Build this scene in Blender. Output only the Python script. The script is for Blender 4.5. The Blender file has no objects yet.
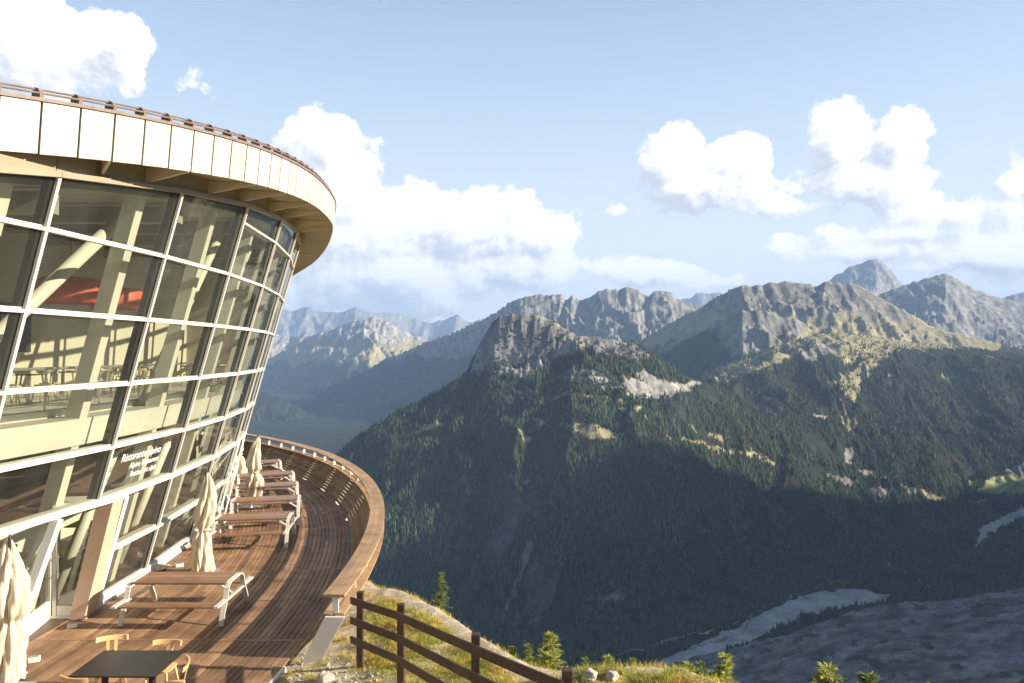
import bpy, math, random
import numpy as np
from mathutils import Vector, Matrix
random.seed(7); rng = np.random.default_rng(11)
scene = bpy.context.scene
COL = scene.collection
R = math.radians

# ------------------------------------------------------------------ camera, render settings
F = 740.0; HY = 352.0                      # focal length in pixels at 1024 wide, height of the horizon
cam = bpy.data.cameras.new('camera'); camo = bpy.data.objects.new('camera', cam); COL.objects.link(camo)
cam.lens = 36*F/1024; cam.sensor_width = 36; cam.clip_start = .1; cam.clip_end = 200000
PITCH = math.atan((HY-341.5)/F)
camo.location = (0, 0, 0); camo.rotation_euler = (R(90)+PITCH, 0, 0)
scene.camera = camo
scene.render.engine = 'CYCLES'
scene.view_settings.view_transform = 'Standard'; scene.view_settings.look = 'None'
scene.view_settings.gamma = 1; scene.view_settings.exposure = 1.38
scene.cycles.max_bounces = 8; scene.cycles.transparent_max_bounces = 24; scene.cycles.volume_bounces = 0
SUN_EL = R(22.5); SUN_AZ = R(-4)           # azimuth counted from +X, negative = behind the camera
TAN = math.tan(SUN_EL)

def seen(px, py, Y):                       # a bearing (as read off the photograph) at depth Y -> world point
    return Vector(((px-512)/F*Y, Y, (HY-py)/F*Y))
def on_level(px, py, z):
    Y = z*F/(HY-py); return Vector(((px-512)/F*Y, Y, z))

# ------------------------------------------------------------------ materials
MATS = {}
def nodes(name):
    m = bpy.data.materials.new(name); m.use_nodes = True; nt = m.node_tree
    for n in list(nt.nodes): nt.nodes.remove(n)
    return m, nt
def mat(name, c1, c2=None, rough=.6, scale=3.0, stretch=(1, 1, 1), bump=0.0, metal=0.0, tint=0.0, detail=6, spec=.5, coords='Object', ramp=(.3, .7), bscale=None, trans=0):
    if name in MATS: return MATS[name]
    m, nt = nodes(name); N = nt.nodes.new; L = nt.links.new
    out = N('ShaderNodeOutputMaterial'); p = N('ShaderNodeBsdfPrincipled')
    p.inputs['Roughness'].default_value = rough; p.inputs['Metallic'].default_value = metal
    p.inputs['Specular IOR Level'].default_value = spec
    tc = N('ShaderNodeTexCoord'); mp = N('ShaderNodeMapping'); mp.inputs['Scale'].default_value = stretch
    L(tc.outputs[coords], mp.inputs[0])
    no = N('ShaderNodeTexNoise'); no.inputs['Scale'].default_value = scale; no.inputs['Detail'].default_value = detail; no.inputs['Roughness'].default_value = .6
    L(mp.outputs[0], no.inputs['Vector'])
    r = N('ShaderNodeValToRGB'); r.color_ramp.elements[0].position = ramp[0]; r.color_ramp.elements[1].position = ramp[1]
    r.color_ramp.elements[0].color = (*c1, 1); r.color_ramp.elements[1].color = (*(c2 or c1), 1)
    L(no.outputs['Fac'], r.inputs[0]); col = r.outputs[0]
    if tint:
        a = N('ShaderNodeAttribute'); a.attribute_name = 'tint'
        mr = N('ShaderNodeMapRange'); mr.inputs[3].default_value = 1-tint; mr.inputs[4].default_value = 1+tint
        L(a.outputs['Fac'], mr.inputs[0])
        mx = N('ShaderNodeVectorMath'); mx.operation = 'SCALE'; L(col, mx.inputs[0]); L(mr.outputs[0], mx.inputs['Scale']); col = mx.outputs[0]
    L(col, p.inputs['Base Color'])
    if bump:
        n2 = N('ShaderNodeTexNoise'); n2.inputs['Scale'].default_value = bscale or scale*4; n2.inputs['Detail'].default_value = 5
        L(mp.outputs[0], n2.inputs['Vector'])
        b = N('ShaderNodeBump'); b.inputs['Strength'].default_value = bump; b.inputs['Distance'].default_value = .02
        L(n2.outputs['Fac'], b.inputs['Height']); L(b.outputs[0], p.inputs['Normal'])
    if trans:
        t = N('ShaderNodeBsdfTranslucent'); L(col, t.inputs[0]); ms = N('ShaderNodeMixShader'); ms.inputs[0].default_value = trans
        L(p.outputs[0], ms.inputs[1]); L(t.outputs[0], ms.inputs[2]); L(ms.outputs[0], out.inputs[0])
    else: L(p.outputs[0], out.inputs[0])
    MATS[name] = m; return m
def glass_mat(name, tintc, rough=.0):
    m, nt = nodes(name); N = nt.nodes.new; L = nt.links.new
    out = N('ShaderNodeOutputMaterial'); t = N('ShaderNodeBsdfTransparent'); t.inputs[0].default_value = (*tintc, 1)
    g = N('ShaderNodeBsdfGlossy'); g.inputs['Roughness'].default_value = rough; g.inputs[0].default_value = (.85, .9, .88, 1)
    lw = N('ShaderNodeLayerWeight'); lw.inputs[0].default_value = .5; pw = N('ShaderNodeMath'); pw.operation = 'POWER'; pw.inputs[1].default_value = 5; L(lw.outputs['Facing'], pw.inputs[0])
    fr = N('ShaderNodeMath'); fr.operation = 'MULTIPLY_ADD'; fr.inputs[1].default_value = .80; fr.inputs[2].default_value = .11; L(pw.outputs[0], fr.inputs[0])
    tc = N('ShaderNodeTexCoord'); no = N('ShaderNodeTexNoise'); no.inputs['Scale'].default_value = .35
    L(tc.outputs['Object'], no.inputs['Vector']); b = N('ShaderNodeBump'); b.inputs['Strength'].default_value = .08; b.inputs['Distance'].default_value = .1
    L(no.outputs['Fac'], b.inputs['Height']); L(b.outputs[0], g.inputs['Normal'])
    ms = N('ShaderNodeMixShader'); L(fr.outputs[0], ms.inputs[0]); L(t.outputs[0], ms.inputs[1]); L(g.outputs[0], ms.inputs[2]); # a thin film of dust and streaks
    df = N('ShaderNodeBsdfTranslucent'); df.inputs[0].default_value = (.8, .8, .72, 1); dd_ = N('ShaderNodeBsdfDiffuse'); dd_.inputs[0].default_value = (.8, .8, .74, 1)
    md = N('ShaderNodeMixShader'); L(df.outputs[0], md.inputs[1]); L(dd_.outputs[0], md.inputs[2])
    n2 = N('ShaderNodeTexNoise'); n2.inputs['Scale'].default_value = .9; n2.inputs['Detail'].default_value = 7; mp = N('ShaderNodeMapping'); mp.inputs['Scale'].default_value = (1, 1, .35); L(tc.outputs['Object'], mp.inputs[0]); L(mp.outputs[0], n2.inputs['Vector'])
    mr = N('ShaderNodeMapRange'); mr.inputs[1].default_value = .3; mr.inputs[2].default_value = .75; mr.inputs[3].default_value = .01; mr.inputs[4].default_value = .075; L(n2.outputs['Fac'], mr.inputs[0])
    mf = N('ShaderNodeMixShader'); L(mr.outputs[0], mf.inputs[0]); L(ms.outputs[0], mf.inputs[1]); L(md.outputs[0], mf.inputs[2]); L(mf.outputs[0], out.inputs[0])
    MATS[name] = m; return m
WHITE = mat('white_painted_metal', (.78, .76, .70), (.70, .67, .60), rough=.4, scale=2)
CREAM = mat('cream_steel', (.62, .60, .50), (.56, .54, .45), rough=.5, scale=1.2)
FRAME = mat('facade_frame_metal', (.66, .62, .54), (.56, .52, .45), rough=.4, scale=2)
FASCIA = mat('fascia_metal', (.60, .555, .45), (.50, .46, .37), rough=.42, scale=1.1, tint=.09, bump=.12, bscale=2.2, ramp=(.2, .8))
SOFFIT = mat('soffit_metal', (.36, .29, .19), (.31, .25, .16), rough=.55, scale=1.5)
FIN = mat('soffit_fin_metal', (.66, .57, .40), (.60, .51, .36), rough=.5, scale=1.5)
DARK = mat('dark_anodised_metal', (.02, .018, .016), (.03, .027, .025), rough=.6, scale=3)
ROOFM = mat('roof_sheet', (.20, .17, .15), (.27, .23, .20), rough=.6, scale=1.5)
BRACKET = mat('weathered_bracket', (.16, .11, .08), (.24, .18, .14), rough=.6, scale=6)
DECKM = mat('deck_boards', (.165, .092, .050), (.37, .215, .115), rough=.55, scale=1.6, bump=.25, tint=.34, bscale=30, spec=.35)
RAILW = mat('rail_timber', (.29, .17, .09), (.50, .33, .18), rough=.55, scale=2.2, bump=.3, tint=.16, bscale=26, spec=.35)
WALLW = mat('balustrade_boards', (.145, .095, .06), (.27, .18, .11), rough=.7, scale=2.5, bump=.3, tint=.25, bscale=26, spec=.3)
TABLEW = mat('table_timber', (.17, .085, .045), (.30, .165, .09), rough=.38, scale=2.5, stretch=(.6, 6, 6), bump=.15, tint=.2, spec=.5)
LIGHTW = mat('light_beech', (.68, .42, .16), (.78, .52, .24), rough=.45, scale=5, stretch=(1, 1, 4))
FENCEW = mat('fence_timber', (.040, .020, .011), (.090, .045, .025), rough=.6, scale=5, bump=.4, bscale=30)
BLACKT = mat('black_laminate', (.012, .011, .010), (.022, .02, .018), rough=.32, scale=4)
CLOTH = mat('cream_canvas', (.70, .60, .43), (.80, .71, .54), rough=.9, scale=3, bump=.2, trans=.25)
STRAP = mat('canvas_strap', (.55, .45, .3), rough=.9)
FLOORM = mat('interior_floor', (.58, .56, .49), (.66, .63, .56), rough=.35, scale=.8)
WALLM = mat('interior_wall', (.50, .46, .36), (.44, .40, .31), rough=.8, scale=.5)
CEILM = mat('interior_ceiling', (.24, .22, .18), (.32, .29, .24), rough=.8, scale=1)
REDM = mat('red_lampshade', (.42, .055, .02), (.55, .10, .03), rough=.6, scale=3)
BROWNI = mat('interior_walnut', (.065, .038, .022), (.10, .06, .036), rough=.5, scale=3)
CHAIRI = mat('interior_chair_shell', (.60, .52, .34), (.52, .45, .3), rough=.5, scale=3)
JAMB = mat('door_jamb_panel', (.52, .36, .24), (.60, .43, .29), rough=.45, scale=1.2)
STEEL = mat('brushed_steel', (.5, .5, .48), (.6, .6, .58), rough=.35, metal=.8, scale=5)
GLASS = glass_mat('facade_glass', (.88, .91, .82))
PAPER = mat('picture_print', (.03, .03, .03), (.32, .30, .26), rough=.6, scale=1.6, ramp=(.5, .62))
TEXTM = mat('white_vinyl_lettering', (.85, .84, .8), rough=.6)

# ------------------------------------------------------------------ mesh helpers
class MB:
    def __init__(s): s.v = []; s.f = []; s.t = []
    def face(s, pts, tint=None):
        i = len(s.v); s.v += [tuple(p) for p in pts]; s.f.append(tuple(range(i, i+len(pts)))); s.t.append(.5 if tint is None else tint)
    def hexa(s, b, t, tint=None):          # 4 bottom points and 4 top points, same winding
        i = len(s.v); s.v += [tuple(p) for p in b]+[tuple(p) for p in t]
        n = len(b)
        fs = [tuple(i+k for k in reversed(range(n))), tuple(i+n+k for k in range(n))]+[(i+k, i+(k+1) % n, i+n+(k+1) % n, i+n+k) for k in range(n)]
        s.f += fs; s.t += [.5 if tint is None else tint]*len(fs)
    def box(s, x0, x1, y0, y1, z0, z1, tint=None):
        s.hexa([(x0, y0, z0), (x1, y0, z0), (x1, y1, z0), (x0, y1, z0)], [(x0, y0, z1), (x1, y0, z1), (x1, y1, z1), (x0, y1, z1)], tint)
    def bar(s, p, q, w, h, up=(0, 0, 1), tint=None):   # box from p to q, w across, h along up
        p = Vector(p); q = Vector(q); d = (q-p).normalized(); sd = d.cross(Vector(up)).normalized(); u = sd.cross(d)
        sec = [sd*(-w/2)-u*(h/2), sd*(w/2)-u*(h/2), sd*(w/2)+u*(h/2), sd*(-w/2)+u*(h/2)]
        s.hexa([p+c for c in sec], [q+c for c in sec], tint)
    def tube(s, pts, r, n=10, r2=None):
        pts = [Vector(p) for p in pts]; m = len(pts); i0 = len(s.v)
        for j, p in enumerate(pts):
            d = (pts[min(j+1, m-1)]-pts[max(j-1, 0)]).normalized(); a = Vector((0, 0, 1)) if abs(d.z) < .9 else Vector((1, 0, 0))
            e = d.cross(a).normalized(); g = d.cross(e); rr = r if r2 is None else r+(r2-r)*j/(m-1)
            for k in range(n):
                t = 2*math.pi*k/n; s.v.append(tuple(p+e*math.cos(t)*rr+g*math.sin(t)*rr))
        for j in range(m-1):
            for k in range(n):
                s.f.append((i0+j*n+k, i0+j*n+(k+1) % n, i0+(j+1)*n+(k+1) % n, i0+(j+1)*n+k)); s.t.append(.5)
        s.f.append(tuple(i0+k for k in reversed(range(n)))); s.f.append(tuple(i0+(m-1)*n+k for k in range(n))); s.t += [.5, .5]
    def build(s, name, m, parent=None, smooth=False, bevel=0, loc=None):
        me = bpy.data.meshes.new(name); me.from_pydata(s.v, [], s.f); me.materials.append(m)
        a = me.attributes.new('tint', 'FLOAT', 'FACE'); a.data.foreach_set('value', s.t)
        if smooth: me.polygons.foreach_set('use_smooth', [True]*len(me.polygons))
        me.update()
        o = bpy.data.objects.new(name, me); COL.objects.link(o)
        if parent: o.parent = parent
        if bevel:
            b = o.modifiers.new('bevel', 'BEVEL'); b.width = bevel; b.segments = 2; b.limit_method = 'ANGLE'
        if loc: o.location = loc
        return o
def tag(o, label=None, cat=None, group=None, kind=None):
    if label: o['label'] = label
    if cat: o['category'] = cat
    if group: o['group'] = group
    if kind: o['kind'] = kind
    return o
def empty(name, loc=(0, 0, 0), rz=0, **k):
    o = bpy.data.objects.new(name, None); COL.objects.link(o); o.location = loc; o.rotation_euler = (0, 0, rz); o.empty_display_size = .3
    return tag(o, **k)
def dup(root, loc, rz=0, label=None, scale=None):
    r = root.copy(); COL.objects.link(r); r.location = loc; r.rotation_euler = (0, 0, rz)
    if label: r['label'] = label
    if scale: r.scale = scale
    for ch in list(root.children):
        c = ch.copy(); COL.objects.link(c); c.parent = r
        for g in list(ch.children):
            d = g.copy(); COL.objects.link(d); d.parent = c
    return r

# ------------------------------------------------------------------ noise in numpy
_perm = rng.permutation(4096)
def _h(i, j): return _perm[(_perm[i & 4095]+j) & 4095]
def gnoise(x, y):
    xi = np.floor(x).astype(np.int64); yi = np.floor(y).astype(np.int64); xf = x-xi; yf = y-yi
    u = xf*xf*xf*(xf*(xf*6-15)+10); v = yf*yf*yf*(yf*(yf*6-15)+10)
    def g(i, j, dx, dy):
        a = _h(i, j)*(2*math.pi/4096); return np.cos(a)*dx+np.sin(a)*dy
    n00 = g(xi, yi, xf, yf); n10 = g(xi+1, yi, xf-1, yf); n01 = g(xi, yi+1, xf, yf-1); n11 = g(xi+1, yi+1, xf-1, yf-1)
    return ((n00*(1-u)+n10*u)*(1-v)+(n01*(1-u)+n11*u)*v)*1.5
def fbm(x, y, o=5, lac=2.03, gain=.5):
    s = np.zeros_like(x, dtype=float); a = 1.; f = 1.
    for k in range(o): s += a*gnoise(x*f+17.3*k, y*f-9.1*k); a *= gain; f *= lac
    return s
def ridged(x, y, o=5, gain=.5):
    s = np.zeros_like(x, dtype=float); a = 1.; f = 1.; w = 1.
    for k in range(o):
        n = 1-np.abs(gnoise(x*f+31.7*k, y*f+5.3*k))*1.6; n = n*n; s += a*n*w; w = np.clip(n*1.3, 0, 1); a *= gain; f *= 2.07
    return s-1.1

# ------------------------------------------------------------------ the mountains
# each ridge: name, crest as (bearing px, height px, distance m), front slope, gully amplitude m, gully size m
FLOOR = -840.
RIDGES = [
 ('range', [(-300, 300, 26000), (150, 306, 26000), (279, 306, 26000), (291, 311, 26000), (307, 305.5, 26000), (319, 311, 26000), (340, 311.5, 26000), (356, 306, 26000), (372, 313, 26000), (382, 311.5, 27000), (398, 313, 27500), (411, 317, 28000), (430, 322.5, 28000), (443, 319.5, 28000), (457, 314, 28000), (469, 322, 28000), (485, 318, 28000), (530, 325, 28000), (692, 297, 24000), (697, 293.5, 24000), (704, 292, 24000), (711, 294, 24000), (718, 292, 24000), (730, 296, 24000), (780, 315, 24000), (1024, 310, 24000), (1300, 300, 24000)], .42, 330, 1900, 'rock'),
 ('range', [(-300, 330, 16000), (200, 333, 16000), (250, 328, 16000), (290, 336, 16000), (330, 331, 15500), (350, 335, 15000), (390, 350, 15000), (480, 400, 15000)], .40, 260, 1200, 'pale'),
 ('mountain', [(-300, 500, 13500), (150, 420, 13500), (230, 372, 13500), (266, 358, 13500), (287, 348, 13500), (316, 333, 13500), (340, 325.5, 13500), (353, 319.5, 13500), (362, 319, 13500), (374, 315.6, 13500), (387, 319.5, 13500), (403, 330, 13500), (424, 338, 13500), (460, 352, 13500), (520, 400, 13500)], .46, 260, 900, 'pale'),
 ('mountain', [(100, 560, 11400), (250, 452, 11200), (300, 408, 11000), (330, 386, 10800), (364, 371, 10600), (385, 358, 10450), (403, 352, 10300), (424, 342, 10150), (451, 332.7, 9900), (477, 321, 9650), (490, 315, 9500), (499, 310, 9400), (510, 300.5, 9300), (528, 294.6, 9300), (540, 293, 9300), (551, 294, 9300), (562, 292, 9300), (566, 297.6, 9300), (573, 294.6, 9300), (579, 299, 9300), (589, 297.6, 9300), (598, 290, 9300), (606, 288, 9300), (619, 288.8, 9300), (627.5, 285, 9300), (636, 288, 9300), (642, 291.7, 9300), (648, 296, 9300), (654, 290, 9300), (663, 289, 9300), (671, 291, 9300), (676, 297.6, 9300), (692, 302, 9300), (740, 310, 9300), (850, 330, 9300), (1100, 360, 9300)], .62, 140, 430, 'rock'),
 ('mountain', [(760, 330, 15500), (800, 300, 15500), (820, 284, 15500), (831, 278, 15500), (838, 273, 15500), (845, 269.5, 15500), (850, 266, 15500), (862, 262, 15500), (870, 258.5, 15500), (875, 257, 15500), (881, 260, 15500), (888, 266, 15500), (896, 275, 15500), (904, 284, 15500), (925, 300, 15500), (990, 305, 15500), (1015, 293, 15500), (1040, 289, 15500), (1200, 300, 15500)], .55, 260, 1000, 'rock'),
 ('mountain', [(820, 345, 9800), (860, 310, 9800), (885, 292, 9800), (900, 285.4, 9800), (914, 282.5, 9800), (921, 279, 9800), (929, 278, 9800), (938, 274.5, 9800), (945, 273, 9800), (950, 275, 9800), (958, 278, 9800), (966, 283, 9800), (976, 290, 9800), (985, 292, 9800), (994, 295.7, 9800), (1005, 298, 9800), (1024, 303, 9800), (1120, 315, 9800), (1300, 330, 9800)], .55, 190, 800, 'rock'),
 ('mountain', [(560, 420, 8600), (610, 362, 8200), (639, 341, 7950), (660, 328, 7750), (680, 317, 7600), (698, 309, 7450), (712, 299, 7300), (724, 292.7, 7200), (733, 287, 7130), (741, 284, 7000), (750, 286, 7000), (762, 284.5, 7000), (774, 282.5, 7000), (791, 282, 7000), (805, 284, 7000), (818, 285, 7000), (826, 280.5, 7000), (836, 283, 7000), (856, 284, 7000), (866, 289, 7000), (873, 292.7, 7000), (888, 301.5, 7000), (914, 316, 6900), (935, 327, 6800), (967, 336, 6700), (1024, 349, 6700), (1200, 372, 6700)], .55, 140, 520, 'brown'),
 ('mountain', [(590, 400, 6500), (620, 372, 6300), (640, 358, 6150), (670, 344, 6000), (700, 331, 5850), (724, 319.5, 5720), (733, 313, 5660), (742, 310, 5600), (755, 310.5, 5600), (768, 310, 5600), (776, 314, 5600), (783, 317.6, 5600), (797, 317.6, 5600), (812, 329, 5600), (835, 345, 5500), (900, 380, 5400)], .72, 130, 360, 'rock'),
 ('mountain', [(600, 470, 4500), (660, 400, 4500), (690, 386, 4500), (705, 376, 4550), (724, 366, 4600), (753, 357, 4700), (777, 345.5, 4800), (797, 339.6, 4900), (815, 334, 5000), (841, 332, 5100), (870, 336, 5200), (911, 341.5, 5300), (958, 347, 5400), (1024, 356, 5400), (1200, 380, 5400)], .47, 75, 420, 'hill'),
 ('mountain', [(100, 640, 2900), (200, 560, 3000), (280, 500, 3150), (343, 448.6, 3300), (372, 427.5, 3350), (398, 411.7, 3400), (424, 398.5, 3450), (451, 382.7, 3500), (462, 375, 3520), (467, 369.6, 3540), (472, 359, 3560), (478, 346, 3580), (484, 335.7, 3600), (492, 323, 3600), (499, 316.6, 3600), (510, 313.5, 3600), (525, 312.8, 3600), (540, 314.6, 3600), (557, 322.5, 3600), (569, 329.8, 3580), (580, 337, 3560), (598, 335.7, 3560), (616, 340, 3560), (633, 343, 3550), (642, 350, 3550), (660, 357.6, 3550), (674, 368, 3550), (692, 378, 3560), (704, 382, 3600), (730, 394, 3700), (770, 412, 3800), (830, 440, 3900), (900, 470, 4000), (980, 520, 4000)], .62, 62, 330, 'chetif'),
 ('mountain', [(-300, 330, 9000), (100, 362, 9000), (200, 378, 8900), (250, 387, 8800), (285, 399, 8700), (312, 414, 8600), (335, 432, 8500), (360, 458, 8400), (400, 500, 8300)], .50, 120, 520, 'woods'),
]
def ridge_height(i, X, Y, Hcur):
    nm, pts, sl, amp, size, kind = RIDGES[i]
    p = np.array(pts, float); px = 512+F*X/Y; d = np.interp(px, p[:, 0], p[:, 2])
    # below the crest the spurs wander sideways
    px = px+fbm(X/size*.45+i*3, Y/size*.45+2, 3)*np.clip((d-Y)/(size*1.5), 0, 1)*size*.30/d*F
    d = np.interp(px, p[:, 0], p[:, 2]); hc = (HY-np.interp(px, p[:, 0], p[:, 1], left=900, right=900))/F*d
    dd = d-Y; far = np.maximum(dd, 0); back = np.maximum(-dd, 0)
    if kind == 'chetif':
        # cliffs under the summit, then the wooded shoulder, then the steep lower face
        cliff = 175*np.clip(1-np.abs(px-515)/60, 0, 1)**.4
        t = np.clip(far/105, 0, 1)
        h = hc-cliff*t*t*(3-2*t)-np.where(far < 650, far*.52, 650*.52+(far-650)*.86)
    elif kind == 'hill':
        h = hc-np.where(far < 350, far*.22, 350*.22+(far-350)*sl*1.25)
    else:
        h = hc-far*sl*(1+.35*np.exp(-far/(size*1.2)))
    h = h-back*.7
    out = np.full(X.shape, -1e9); m = h+1.5*amp > np.maximum(Hcur, FLOOR)
    if not m.any(): return out
    x, y, f_, bk, h = X[m], Y[m], far[m], back[m], h[m]
    wx = x+fbm(x/size*.7+i*7, y/size*.7, 3)*size*.38; wy = y+fbm(x/size*.7-i*5, y/size*.7+9, 3)*size*.5
    gul = ridged(wx/size+i*13.1, wy/size*(.8 if kind in ('rock', 'pale', 'brown') else .55)+i*3.7, 6, .58)
    env = 1-np.exp(-(f_+bk)/(size*.8))
    if kind == 'chetif': env = env*(1-.85*np.exp(-((px[m]-588)/45)**2-((f_-700)/240)**2))   # the level clearing
    jag = fbm(x/(size*.14)+i, y*0+i*.37, 3)*amp*.11
    out[m] = h+jag+gul*amp*env*.8+fbm(x/(size*.13), y/(size*.13), 5)*amp*.14*np.maximum(env, .25)
    if kind == 'chetif':                   # broken rock faces
        cz = np.exp(-f_/320.)*np.clip((px[m]-462)/12, 0, 1)*np.clip((650-px[m])/60, 0, 1)
        out[m] += ridged(wx/85, wy/60, 5, .6)*24*cz*(1-np.exp(-f_/25.))
    return out
def near_slope(X, Y):
    px = 512+F*X/Y
    cy = np.interp(px, [300, 600, 640, 700, 760, 830, 880, 950, 1024, 1200], [800, 715, 672, 652, 640, 617, 605, 597, 587, 575])
    Yc = 1900.; zc = (HY-cy)/F*Yc
    front = zc+(Yc-Y)*.12
    n = fbm(X/170, Y/170, 7, 2.03, .60)*9+ridged(X/38+2, Y/46, 4, .6)*2.6
    h = np.where(Y < Yc, front+n, zc+n*.5-(Y-Yc)*.62)
    steep = -24-.60*(Y-38)+fbm(X/60, Y/60, 3)*np.clip((Y-60)/400, 0, 1)*12
    return np.where(Y < Yc, np.maximum(steep, h), h)
def terrain(X, Y):
    """height and id of the landform at world X, Y"""
    H = np.full(X.shape, -1e9); ID = np.zeros(X.shape, int)
    for i in reversed(range(len(RIDGES))):
        h = ridge_height(i, X, Y, H); m = h > H; H[m] = h[m]; ID[m] = i
    ns = near_slope(X, Y)
    fl = FLOOR+fbm(X/220, Y/220, 4)*5+np.clip((Y-6000)*.03, 0, 600)
    m = fl > H; H = np.where(m, fl, H); ID[m] = 20
    m = (ns > H) | (Y < 900); H = np.where(m, ns, H); ID[m] = 21
    return H, ID

def pip(poly, x, y):
    ins = np.zeros(x.shape, bool); n = len(poly)
    for i in range(n):
        x1, y1 = poly[i]; x2, y2 = poly[(i+1) % n]
        if y1 == y2: continue
        c = ((y1 > y) != (y2 > y)) & (x < (x2-x1)*(y-y1)/(y2-y1)+x1); ins ^= c
    return ins
def line(pts, w):                          # a track or run as a polygon of width w
    L_, R_ = [], []
    for k, (x, y) in enumerate(pts):
        a = pts[max(k-1, 0)]; b = pts[min(k+1, len(pts)-1)]; dx, dy = b[0]-a[0], b[1]-a[1]; n = math.hypot(dx, dy) or 1
        L_.append((x-dy/n*w/2, y+dx/n*w/2)); R_.append((x+dy/n*w/2, y-dx/n*w/2))
    return L_+R_[::-1]
z2 = lambda P: [(440+x/3.413, 280+y/3.413) for x, y in P]
z3 = lambda P: [(724+x/3.413, 240+y/3.413) for x, y in P]
z4 = lambda P: [(350+x/3.413, 420+y/3.413) for x, y in P]
z5 = lambda P: [(600+x/3.413, 420+y/3.413) for x, y in P]
z6 = lambda P: [(774+x/2.596, 420+y/2.596) for x, y in P]
# patches: cover kind -> outlines by bearing and landform ids they lie on
PATCH = [
 ('rock', z2([(120, 240), (150, 190), (200, 100), (300, 100), (410, 130), (470, 180), (470, 240), (400, 270), (280, 330), (160, 320), (110, 310)]), (9,)),
 ('pale', z2([(425, 180), (460, 185), (450, 250), (400, 265), (300, 345), (262, 330), (330, 280), (410, 240)]), (9,)),
 ('rock', z2([(470, 190), (560, 180), (660, 205), (720, 250), (690, 280), (620, 260), (560, 250), (480, 230)]), (9,)),
 ('pale', z2([(395, 335), (450, 300), (520, 305), (560, 330), (600, 365), (650, 330), (690, 305), (750, 340), (830, 355), (910, 340), (860, 372), (780, 392), (700, 410), (620, 385), (540, 365), (460, 352)]), (9,)),
 ('grass', z2([(415, 500), (490, 486), (560, 508), (650, 525), (600, 545), (520, 538), (460, 515)]), (9,)),
 ('grass', z2([(298, 465), (330, 478), (352, 486), (345, 505), (318, 498)]), (9,)),
 ('grass', z2(line([(180, 330), (300, 400), (360, 405), (440, 390), (560, 400), (640, 425), (700, 440)], 9)), (9,)),
 ('grass', z2([(615, 420), (640, 430), (640, 445), (620, 440)]), (9,)),
 ('grass', z5(line([(280, 65), (345, 80), (420, 105), (500, 115), (560, 130), (600, 150)], 13)), (8, 9)),
 ('grass', z5([(370, 40), (430, 60), (420, 75), (375, 60)]), (8, 9)),
 ('brown', z5([(760, 185), (860, 195), (885, 210), (840, 222), (790, 205)]), (8, 9, 20)),
 ('pale', z5([(835, 95), (865, 92), (850, 150), (830, 155)]), (8, 9)),
 ('grass', z5([(870, 170), (920, 165), (985, 195), (900, 190)]), (8, 9)),
 ('brown', z5([(915, 230), (990, 230), (970, 265), (920, 260)]), (8, 9, 20)),
 ('chute', z4([(600, 240), (640, 240), (590, 340), (500, 490), (430, 600), (380, 690), (330, 690), (430, 470), (530, 340)]), (9,)),
 ('white', z4(line([(615, 415), (595, 500), (560, 580), (500, 690)], 16)), (9,)),
 ('chute', z4([(620, 480), (710, 500), (700, 600), (640, 690), (600, 690), (590, 560)]), (9,)),
 ('pale', z4([(850, 610), (900, 590), (950, 590), (940, 612), (880, 615), (855, 650)]), (9,)),
 ('grass', z3([(-60, 455), (0, 430), (100, 400), (180, 360), (250, 330), (310, 280), (420, 305), (500, 320), (560, 330), (720, 320), (850, 330), (1100, 380), (1000, 395), (860, 370), (760, 375), (640, 372), (560, 378), (570, 392), (470, 405), (400, 440), (385, 400), (310, 360), (240, 395), (160, 440), (60, 470), (-40, 490)]), (7, 8)),
 ('grass', z3(line([(545, 380), (500, 425), (450, 470), (440, 515), (415, 565), (425, 610), (445, 640)], 46)), (8,)),
 ('grass', z3([(390, 455), (420, 450), (430, 500), (400, 520)]), (8,)),
 ('pale', z3([(115, 530), (185, 535), (150, 560)]), (8, 9)),
 ('pale', z3([(300, 590), (350, 600), (345, 615), (305, 605)]), (8, 9)),
 ('rock', z3([(260, 390), (330, 350), (385, 345), (370, 380), (300, 420)]), (8,)),
 ('meadow', z6([(495, 160), (560, 150), (610, 140), (680, 110), (700, 200), (600, 195), (540, 180)]), (8, 20)),
 ('meadow', z6([(500, 205), (550, 205), (550, 218), (505, 214)]), (8, 20)),
 ('brown', z6([(590, 130), (640, 115), (700, 105), (700, 140), (640, 145)]), (8, 20)),
 ('grass', z6([(325, 165), (360, 172), (450, 205), (420, 210), (340, 188)]), (8, 9, 20)),
 ('grass', z6([(225, 128), (260, 135), (290, 150), (240, 142)]), (8, 9, 20)),
 ('river', z6([(512, 335), (530, 300), (525, 285), (560, 262), (610, 240), (680, 212), (700, 240), (640, 255), (580, 285), (545, 305), (525, 335)]), (20, 8, 9)),
 ('river', [(636, 672), (660, 658), (698, 643), (742, 622), (786, 600), (812, 592), (850, 587), (892, 593), (884, 602), (850, 604), (806, 613), (775, 628), (735, 645), (705, 662), (690, 676), (650, 683)], (20, 9)),
 ('pale', line([(690, 648), (716, 640), (740, 632), (753, 612), (770, 603), (810, 588), (860, 575), (930, 562)], 2.2), (20, 9)),
 ('pale', line([(610, 655), (650, 645), (690, 632), (720, 628), (760, 610)], 1.8), (20, 9)),
 ('pale', line([(880, 560), (900, 570), (925, 585), (930, 595)], 3), (20,)),
]
KIND = {'chute': 9, 'forest': 0, 'rock': 1, 'pale': 2, 'brown': 3, 'grass': 4, 'meadow': 5, 'river': 6, 'white': 7, 'moraine': 8}
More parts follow.
